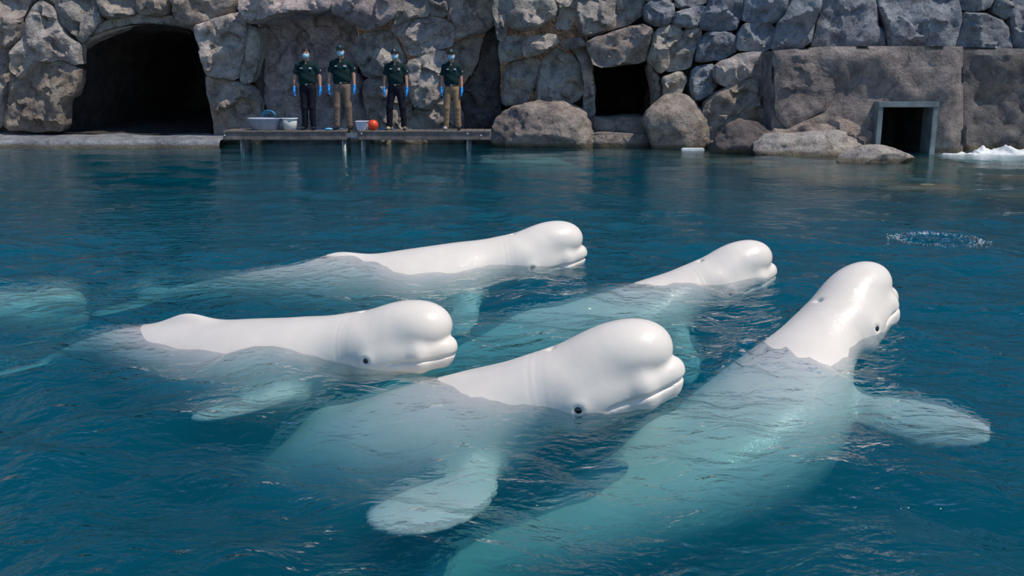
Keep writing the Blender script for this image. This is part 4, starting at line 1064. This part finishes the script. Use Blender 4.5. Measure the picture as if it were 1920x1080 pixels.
# ------------------------------------------------------------------ the water itself
xs = axis((-15, -8, .16), (-8, -4.6, .07), (-4.6, 5.0, .033), (5.0, 8.5, .07), (8.5, 15, .16))
ys_ = axis((0.05, 2.4, .08), (2.4, 10.3, .033), (10.3, 14, .06), (14, 26, .10))
GX, GY = np.meshgrid(xs, ys_, indexing='xy')
rw = np.random.default_rng(17)
H = np.zeros_like(GX)
for k in range(90):
    lam = math.exp(rw.uniform(math.log(.22), math.log(2.6))); a = rw.normal(1.45, .75); kk = 2 * math.pi / lam
    amp = .0048 * lam ** 0.95 * rw.uniform(.5, 1.4); ph = rw.uniform(0, 6.28)
    fade = 1.0 / (1 + np.exp((GY - (8 + lam * 16)) / 2.0))
    H += amp * fade * np.sin(kk * (GX * math.cos(a) + GY * math.sin(a)) + ph + .8 * np.sin(.7 * GX + .4 * GY + ph))
gust = .75 + .5 * fbm(np.stack([GX * .35, GY * .35, GX * 0], -1), 2, 44)
H *= gust * (1 - .72 * np.clip((GY - 8) / 7, 0, 1))
def chop(cx, cy, rx, ry, rot, amp, sc, seed):
    c, s = math.cos(rot), math.sin(rot); dx, dy = GX - cx, GY - cy; a = (dx * c + dy * s) / rx; b = (-dx * s + dy * c) / ry
    m = np.exp(-(a * a + b * b))
    sel = m > .02
    p = np.stack([GX[sel] * sc, GY[sel] * sc, GX[sel] * 0], -1)
    H[sel] += amp * m[sel] * (1 - 2 * np.abs(vnoise(p, seed)) + .6 * vnoise(p * 2.2, seed + 1))
chop(1.55, 5.35, .82, .42, .75, .026, 9, 5)
chop(2.2, 5.75, .45, .25, .3, .018, 9, 6)
chop(.1, 4.55, .7, .35, .1, .007, 9, 7)
chop(.9, 7.3, .9, .5, .3, .012, 6, 8)
chop(-1.2, 5.4, .7, .35, -.2, .006, 9, 9)
chop(-.4, 8.2, .9, .3, 0, .008, 8, 10)
chop(1.9, 6.4, .9, .5, .2, .010, 7, 11)
r = np.sqrt(((GX - 4.3) / 1.0) ** 2 + ((GY - 9.55) / .95) ** 2)
H += .042 * np.exp(-((r - .36) / .10) ** 2) * np.sin(r * 42) + .010 * np.exp(-(r / .35) ** 2) * vnoise(np.stack([GX * 11, GY * 11, GX * 0], -1), 3)
# water heaped over the backs just under the surface
def heap(cx, cy, rx, ry, rot, amp):
    c, s = math.cos(rot), math.sin(rot); dx, dy = GX - cx, GY - cy; a = (dx * c + dy * s) / rx; b = (-dx * s + dy * c) / ry
    H[:] += amp * np.exp(-(a * a + b * b))
heap(1.5, 5.4, .5, .35, .75, .035)
heap(-.25, 4.75, .5, .35, .1, .02)
edge = np.minimum(np.minimum(GX + 15, 15 - GX), np.minimum(GY - .05, 26 - GY)); H *= np.clip(edge / .2, 0, 1)
back = np.interp(GX, [-15, -6.95, -6.75, 3.60, 3.75, 15], [24.75, 24.75, 25.25, 25.25, 23.70, 23.70])
GY = np.where(GY > 21.5, 21.5 + (GY - 21.5) * (back - 21.5) / 4.5, GY)
ny, nx = GX.shape
V = np.c_[GX.ravel(), GY.ravel(), H.ravel()]
q = np.arange(nx * ny).reshape(ny, nx)
F = np.stack([q[:-1, :-1], q[:-1, 1:], q[1:, 1:], q[1:, :-1]], -1).reshape(-1, 4)
rim = np.r_[q[0, :], q[1:, -1], q[-1, -2::-1], q[-2:0:-1, 0]]
bot = V[rim].copy(); bot[:, 2] = -4.15; nb = len(rim); n0 = len(V)
sideF = [(int(rim[i]), n0 + i, n0 + (i + 1) % nb, int(rim[(i + 1) % nb])) for i in range(nb)]
me = bpy.data.meshes.new('pool_water')
me.from_pydata(np.r_[V, bot].tolist(), [], F.tolist() + sideF + [tuple(range(n0 + nb - 1, n0 - 1, -1))])
me.validate(); me.update(); me.polygons.foreach_set('use_smooth', [True] * len(F) + [False] * (len(me.polygons) - len(F)))
me.materials.append(M['water'])
o = bpy.data.objects.new('pool_water', me); COL.objects.link(o)
tag(o, 'rippled deep blue green pool water filling the rock basin', 'water', None, 'stuff')
